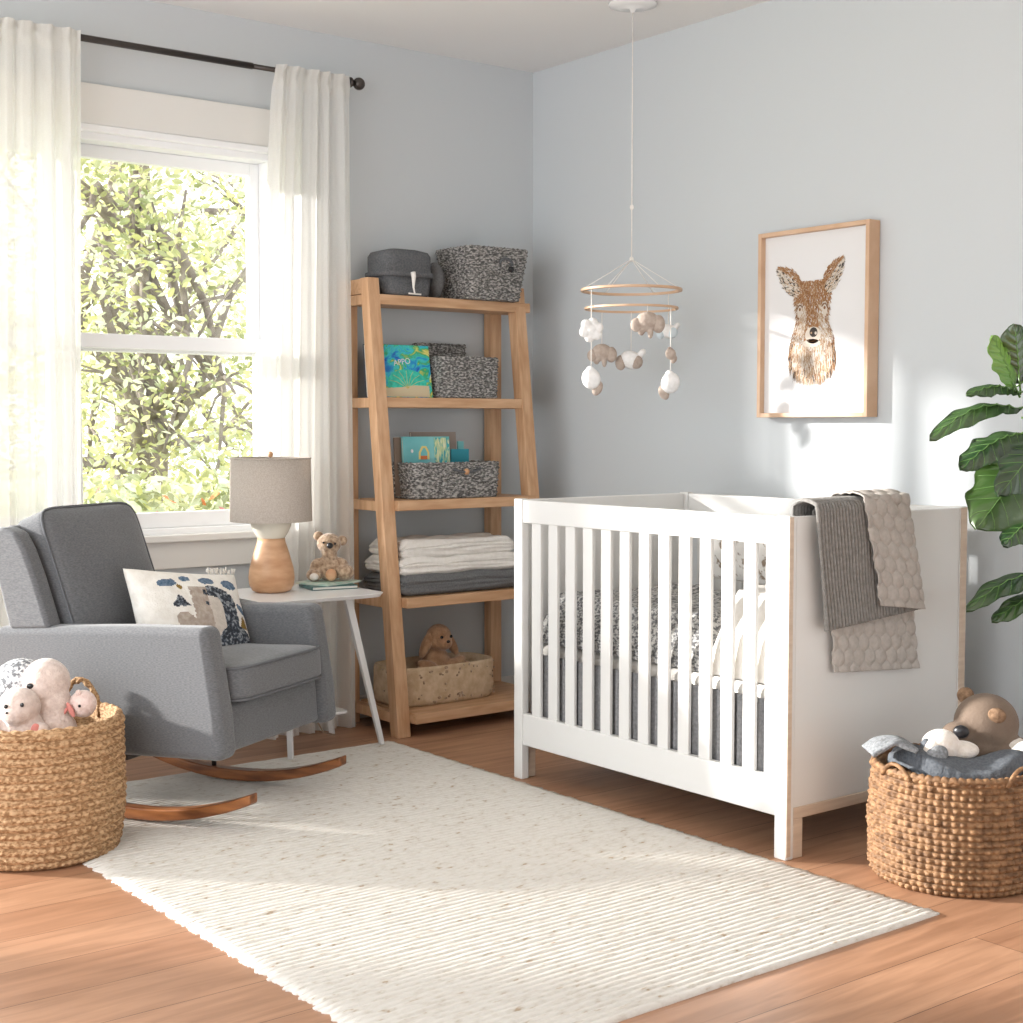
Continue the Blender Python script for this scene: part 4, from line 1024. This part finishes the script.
# ---------------------------------------------------------------- right basket
HB = Vector((-.60, -2.47, 0)); HR = .205; HH = .285
hb2 = thing('wicker_basket', 'round chunky woven basket standing on the floor beside the crib', 'basket', HB)
bm = bmesh.new(); rows = 18; cols = 66; pr_, pc_ = 7, 6; N = cols*pc_; rings = []
for j in range(rows*pr_+1):
    k = j/(rows*pr_); z = HH*k; row = int(k*rows-1e-6); ph = (j/pr_) % 1; ringv = []
    for i in range(N):
        a = 2*pi*i/N; off = .12*sin(row*2.3); cp = (i/pc_+off) % 1; ci = int(i/pc_+off)
        bulge = 1+.035*sin(pi*min(1, k*1.1))-.05*max(0, 1-k/.12)**2
        d = .0125*(abs(sin(pi*ph))**.55)*(abs(sin(pi*cp))**.5)*(.85+.6*nz(ci*1.37, row*2.13, .4))
        if ph == 0 and 0 < j < rows*pr_: d = 0
        r = HR*bulge-.006+d
        ringv.append(bm.verts.new((r*cos(a), r*sin(a), z+.0015*nz(ci*2, row, 3))))
    rings.append(ringv)
for rr, zz in ((HR-.02, HH-.002), (HR-.02, .06)):
    rings.append([bm.verts.new((rr*cos(2*pi*i/N), rr*sin(2*pi*i/N), zz)) for i in range(N)])
for a, b in zip(rings, rings[1:]):
    for i in range(N): bm.faces.new([a[i], a[(i+1) % N], b[(i+1) % N], b[i]])
bm.faces.new(rings[0][::-1]); bm.faces.new(rings[-1])
obj('woven_body', bm, M['hyacinth'], hb2)
obj('rim', tubebm([((HR-.006)*cos(a), (HR-.006)*sin(a), HH+.003*sin(a*66)) for a in [2*pi*k/230 for k in range(230)]], .009, 8, True), M['hyacinth'], hb2)
def hband(ang, spread, h):
    pts = []
    for k in range(13):
        t = k/12; a = radians(ang-spread/2+spread*t); pts.append(((HR+.004)*cos(a), (HR+.004)*sin(a), HH-.012+h*sin(pi*t)**.8))
    return tubebm(pts, .0055, 8)
obj('handle', hband(-97, 26, .042), M['hyacinth'], hb2)
obj('handle', hband(172, 26, .035), M['hyacinth'], hb2)
# blanket in the right basket
def blob_cloth(name, f, nu, nv, m, label, cat, th=.006):
    bm = bmesh.new(); grid(bm, nu, nv, f); o = obj(name, bm, m); solid(o, th); return tag(o, label, cat)
def clothf(u, v):
    # local frame: sx picture-right, dp away
    sx = -.165+.33*u; dp = -.165+.30*v
    h = HH+.010+.030*math.exp(-((v-.30)/.22)**2)+.014*nz(sx*9, dp*9, 1)+.01*sin(u*9)
    rr = math.hypot(sx, dp); 
    if rr > .165: k = .165/rr; sx *= k; dp *= k; h -= .03
    p = HB+FR*sx+FF*dp; return (p.x, p.y, h)
blob_cloth('wool_blanket', clothf, 40, 40, M['bluegrey'], 'blue-grey wool blanket stuffed in the chunky wicker basket', 'blanket')
def flapf(u, v):
    sx = -.235+.105*u; dp = -.05-.02*u+.10*(v-.5)
    h = HH+.045+.042*sin(pi*(.15+.75*u))*(1-.3*abs(v-.5))-.02*(1-u)+.008*nz(u*3, v*3, 4)
    p = HB+FR*sx+FF*dp; return (p.x, p.y, h)
blob_cloth('knit_cloth', flapf, 20, 16, M['lightgreyknit'], 'light grey knit cloth hanging over the left rim of the chunky basket', 'cloth', .012)
plush('plush_bear', 'brown plush bear with black nose lying in the chunky wicker basket', (HB+FR*.10+FF*.075+Vector((0, 0, .258))), SR-.40, [
    ('head', [((0, 0, .115), (.082, .075, .078)), ((-.062, -.055, .088), (.046, .045, .038)), ((-.03, -.02, .05), (.08, .06, .05)), ((.06, .0, .035), (.09, .07, .05)), ((-.06, -.05, .045), (.06, .05, .035))], M['plushbrown'], True),
    ('ear', [((-.055, .03, .178), (.022, .012, .022))], M['bearear'], False),
    ('ear', [((.030, -.060, .148), (.023, .014, .020))], M['bearear'], False),
    ('nose', [((-.052, -.096, .107), (.020, .013, .017))], M['noseblack'], False),
    ('mouth_seam', [((-.058, -.098, .07), (.002, .003, .022))], M['noseblack'], False)], vox=.006)
plush('plush_elephant', 'white plush toy with grey ear lying on the wool blanket in the basket', (HB+FR*-.055+FF*-.055+Vector((0, 0, .30))), SR, [
    ('body', [((0, 0, .045), (.048, .042, .040)), ((.05, .01, .03), (.05, .035, .024)), ((-.03, -.02, .03), (.025, .03, .035))], M['plushcream'], True),
    ('ear', [((-.022, -.042, .028), (.030, .016, .024), E3(0, radians(-30), 0))], M['lightgreyknit'], False),
    ('ear', [((-.040, -.015, .035), (.016, .022, .030))], M['bluegrey'], False)])
plush('plush_ball', 'round cream plush toy at the right edge of the chunky basket', (HB+FR*.168+FF*-.03+Vector((0, 0, .275))), SR, [
    ('body', [((0, 0, .032), (.040, .040, .042)), ((-.01, .07, .03), (.05, .05, .04))], M['plushcream'], True)])

# ---------------------------------------------------------------- fiddle leaf fig
fig = thing('fiddle_leaf_fig', 'tall fiddle leaf fig with broad green leaves at the right', 'plant', (-.13, -2.62, 0))
bm = bmesh.new(); lathe(bm, [(.095, 0), (.105, .01), (.13, .22), (.136, .235), (.126, .235), (.12, .20), (.001, .20)], 40, cap1=False); obj('planter', bm, M['terracotta'], fig)
bm = bmesh.new(); lathe(bm, [(.118, .201), (.08, .209), (.001, .212)], 30, cap1=False); obj('soil', bm, M['soil'], fig)
def W2F(p): return Vector(p)-Vector((-.13, -2.62, 0))
stem_pts = [W2F(p) for p in [(-.13, -2.62, .20), (-.15, -2.60, .5), (-.19, -2.55, .9), (-.225, -2.485, 1.2), (-.240, -2.440, 1.3), (-.245, -2.425, 1.45)]]
obj('stem', tubebm(stem_pts, [.012, .011, .009, .008, .007, .004], 10), M['stem'], fig)
CAMP = Vector(cam.location)
def leaf(base, tip, width, facing, m, curl=.15, wav=.10, seed=0):
    """base/tip as (sx, dp, z) offsets around the stem top frame"""
    O = W2F((-.240, -2.440, 0))
    def G(q): return O+FR*q[0]+FF*q[1]+Vector((0, 0, q[2]))
    B, Tt = G(base), G(tip); d = Tt-B; L = d.length; dn = d.normalized()
    fdir = (FR*facing[0]+FF*facing[1]+Vector((0, 0, facing[2]))); nrm = (fdir-dn*fdir.dot(dn)).normalized(); sd = dn.cross(nrm)
    bm = bmesh.new(); nu, nv = 28, 18
    def wprof(t):  # fiddle shape
        return (sin(pi*min(1, t**.80)))**.62*(.66+.42*t) if 0 < t < 1 else 0.0
    def f(u, v):
        t = u; s = 2*v-1
        w = width/2*(wprof(t)+ .012)*(1+.10*sin(t*23+seed+ (3 if s > 0 else 0))*abs(s)**2)
        rip = wav*width*.30*sin(t*17+seed*2+s*1.0)*abs(s)**1.6
        vein = -.0035*abs(sin(pi*(t*7-abs(s)*1.6)))*(abs(s) < .95)
        p = B+d*t+sd*s*w-nrm*(abs(s)**1.5*w*.35-rip)+nrm*vein*2+nrm*curl*L*sin(pi*t)*.7
        return p
    grid(bm, nu, nv, f)
    o = obj('leaf', bm, m, fig)
    bm = bmesh.new(); tube(bm, [f(k/20*.96, .5)+nrm*.0008 for k in range(21)], [.0030*(1-k/24) for k in range(21)], 6)
    for q in range(1, 7):
        for sgn in (0, 1):
            t0 = q/7.5; pts = []
            for k in range(7):
                tt = t0+.13*k/6; vv = .5+(.5*(k/6)*.9)*(1 if sgn else -1); pts.append(f(min(.99, tt), vv)+nrm*.0006)
            tube(bm, pts, [.0014*(1-k/9) for k in range(7)], 5)
    obj('vein', bm, M['vein'], o)
    bm = tubebm([B-dn*.03, B, B+dn*.02], .003, 6); obj('petiole', bm, M['leafl'], o)
# (sx = picture right, dp = away, z)
PXM = 3.9/1460
def pxl(x, y, dp=0):
    D = 3.87+dp; return ((x-511.5)*D/1460-LX, dp, 1.14-(y-425)*D/1460)
rel = Vector((-.240, -2.440, 0))-Vector((CAMP.x, CAMP.y, 0)); LX = rel.dot(FR); LD = rel.dot(FF)
def pxl(x, y, dp=0):
    D = LD+dp; return ((x-511.5)*D/1460-LX, dp, 1.14-(y-425)*D/1460)
leaf(pxl(1018, 384), pxl(1012, 325, -.05), .115, (0, -1, .15), M['leafd'], .05, .12, 1)
leaf(pxl(1014, 388, -.02), pxl(990, 336, -.06), .085, (.5, -1, .1), M['leafl'], .06, .12, 2)
leaf(pxl(1018, 392), pxl(966, 394, -.10), .085, (0, -.45, 1), M['leafd'], .16, .08, 3)
leaf(pxl(1020, 408), pxl(929, 438, -.14), .105, (0, -.40, 1), M['leafd'], .20, .10, 4)
leaf(pxl(1024, 432), pxl(960, 469, -.12), .12, (0, -.55, 1), M['leafd'], .16, .12, 5)
leaf(pxl(1040, 450), pxl(978, 528, -.16), .205, (-.30, -1, .35), M['leafm'], .10, .10, 6)
leaf(pxl(1040, 440, -.05), pxl(1000, 495, -.26), .12, (.1, -1, .5), M['leafd'], .14, .14, 9)
leaf(pxl(1040, 512, -.08), pxl(1005, 545, -.15), .09, (0, -.7, .8), M['leafd'], .1, .1, 10)
leaf(pxl(1060, 580), pxl(969, 610, -.15), .10, (0, -.35, 1), M['leafd'], .22, .10, 7)
leaf(pxl(1060, 596), pxl(995, 622, -.12), .085, (0, -.5, 1), M['leafd'], .18, .10, 8)
leaf(pxl(1024, 380), pxl(1080, 340), .12, (0, -1, .2), M['leafd'], .1, .1, 11)
leaf(pxl(1030, 420), pxl(1110, 440, .08), .15, (0, -.6, 1), M['leafd'], .15, .1, 12)
leaf(pxl(1040, 500), pxl(1130, 540, .05), .17, (0, -.6, 1), M['leafd'], .15, .1, 13)

# ---------------------------------------------------------------- outdoors
tag(obj('ground', boxbm((-14, .32, -.35), (16, 30, -.3)), M['ground'], smooth=False), kind='structure')
def tree(name, label, base, h, crown, nleaf, mats, seed, trunk_r=.10, ls=(.05, .09), branches=9, cat='tree'):
    rng = random.Random(seed)
    root = thing(name, label, cat, base)
    bm = bmesh.new(); tips = []
    tube(bm, [(0, 0, 0), (.05*h*.3, 0, h*.3), (-.04*h*.3, .05, h*.6), (.03, 0, h*.85)], [trunk_r, trunk_r*.8, trunk_r*.55, trunk_r*.25], 10)
    (cx_, cy_, cz_), (rx_, ry_, rz_) = crown
    for k in range(branches):
        z0 = h*rng.uniform(.18, .75); t = Vector((cx_+rx_*rng.uniform(-1, 1), cy_+ry_*rng.uniform(-1, .6), cz_+rz_*rng.uniform(-.9, .9)))
        s = Vector((0, 0, z0)); mid = s.lerp(t, .5)+Vector((rng.uniform(-.25, .25), rng.uniform(-.2, .2), rng.uniform(-.1, .35)))
        pts = [s, s.lerp(mid, .5)+Vector((rng.uniform(-.08, .08), 0, rng.uniform(-.08, .08))), mid, mid.lerp(t, .5)+Vector((rng.uniform(-.1, .1), 0, rng.uniform(-.12, .12))), t]
        tube(bm, pts, [trunk_r*.42, trunk_r*.34, trunk_r*.26, trunk_r*.18, trunk_r*.08], 7); tips.append(t); tips.append(mid)
        for q in range(3):
            p0 = pts[rng.randint(1, 3)]; p1 = p0+Vector((rng.uniform(-.6, .6), rng.uniform(-.4, .4), rng.uniform(-.5, .5)))
            tube(bm, [p0, p0.lerp(p1, .5)+Vector((0, 0, .05)), p1], [trunk_r*.14, trunk_r*.1, trunk_r*.05], 5)
    obj('trunk', bm, M['bark'], root)
    verts, faces, mi = [], [], []
    clumps = [(Vector((cx_+rx_*rng.uniform(-1, 1), cy_+ry_*rng.uniform(-1, 1), cz_+rz_*rng.uniform(-1, 1))), rng.randint(0, len(mats)-1)) for _ in range(nleaf//45)]
    for i in range(nleaf):
        c, cm = clumps[rng.randrange(len(clumps))]
        p = c+Vector((rng.gauss(0, .19), rng.gauss(0, .19), rng.gauss(0, .14)))
        s = rng.uniform(*ls); rot = E3(rng.uniform(-1.2, 1.2), rng.uniform(-1.2, 1.2), rng.uniform(0, 6.28)).to_3x3()
        b = len(verts)
        for q in ((0, -1, 0), (.42, -.3, .05), (.36, .5, .03), (0, 1, -.08), (-.36, .5, .03), (-.42, -.3, .05)):
            verts.append(p+rot @ (Vector(q)*s*.5))
        faces.append((b, b+1, b+2, b+3)); faces.append((b, b+3, b+4, b+5))
        m_ = cm if rng.random() < .7 else rng.randint(0, len(mats)-1); mi += [m_, m_]
    me = bpy.data.meshes.new('foliage'); me.from_pydata([tuple(v) for v in verts], [], faces)
    for x in mats: me.materials.append(x)
    me.polygons.foreach_set('material_index', mi)
    o = bpy.data.objects.new('foliage', me); COL.objects.link(o); o.parent = root; return root
TM = [M['tree1'], M['tree2'], M['tree3']]
tree('garden_tree', 'sunlit leafy tree growing just outside the window', (.35, 4.6, -.3), 4.6, ((-.15, -.3, 2.6), (1.6, .9, 1.7)), 15000, TM, 3, .10, (.045, .085), 14)
tree('garden_tree', 'darker tree growing farther back outside the window', (1.6, 8.0, -.3), 5.0, ((-.6, 0, 2.2), (2.6, .9, 2.3)), 9000, TM, 8, .16, (.08, .13), 12)
def bush(base, r, n, seed, label):
    rng = random.Random(seed); root = thing('garden_shrub', label, 'shrub', base)
    bm = bmesh.new()
    for k in range(9): a = rng.uniform(0, 6.28); tube(bm, [(0, 0, 0), (r[0]*.4*cos(a), r[1]*.4*sin(a), r[2]*.7), (r[0]*.8*cos(a), r[1]*.7*sin(a), r[2]*1.5)], [.03, .02, .008], 6)
    obj('stems', bm, M['bark'], root)
    verts, faces, mi = [], [], []
    for i in range(n):
        p = Vector((rng.uniform(-1, 1)*r[0], rng.uniform(-1, 1)*r[1], r[2]+rng.uniform(-1, 1)*r[2])); s = rng.uniform(.06, .11)
        rot = E3(rng.uniform(-1.2, 1.2), rng.uniform(-1.2, 1.2), rng.uniform(0, 6.28)).to_3x3(); b = len(verts)
        for q in ((0, -1, 0), (.42, -.3, .05), (.36, .5, .03), (0, 1, -.08), (-.36, .5, .03), (-.42, -.3, .05)): verts.append(tuple(p+rot @ (Vector(q)*s*.5)))
        faces.append((b, b+1, b+2, b+3)); faces.append((b, b+3, b+4, b+5))
        m_ = rng.choice([0, 1, 1, 2, 2]) if rng.random() > .02 else 3+rng.randint(0, 1); mi += [m_, m_]
    me = bpy.data.meshes.new('foliage'); me.from_pydata(verts, [], faces)
    for x in TM+[M['flower'], M['flowerr']]: me.materials.append(x)
    me.polygons.foreach_set('material_index', mi); o = bpy.data.objects.new('foliage', me); COL.objects.link(o); o.parent = root
bush((-.7, 2.6, -.3), (1.0, .4, .58), 5200, 5, 'green flowering shrub low outside the window')
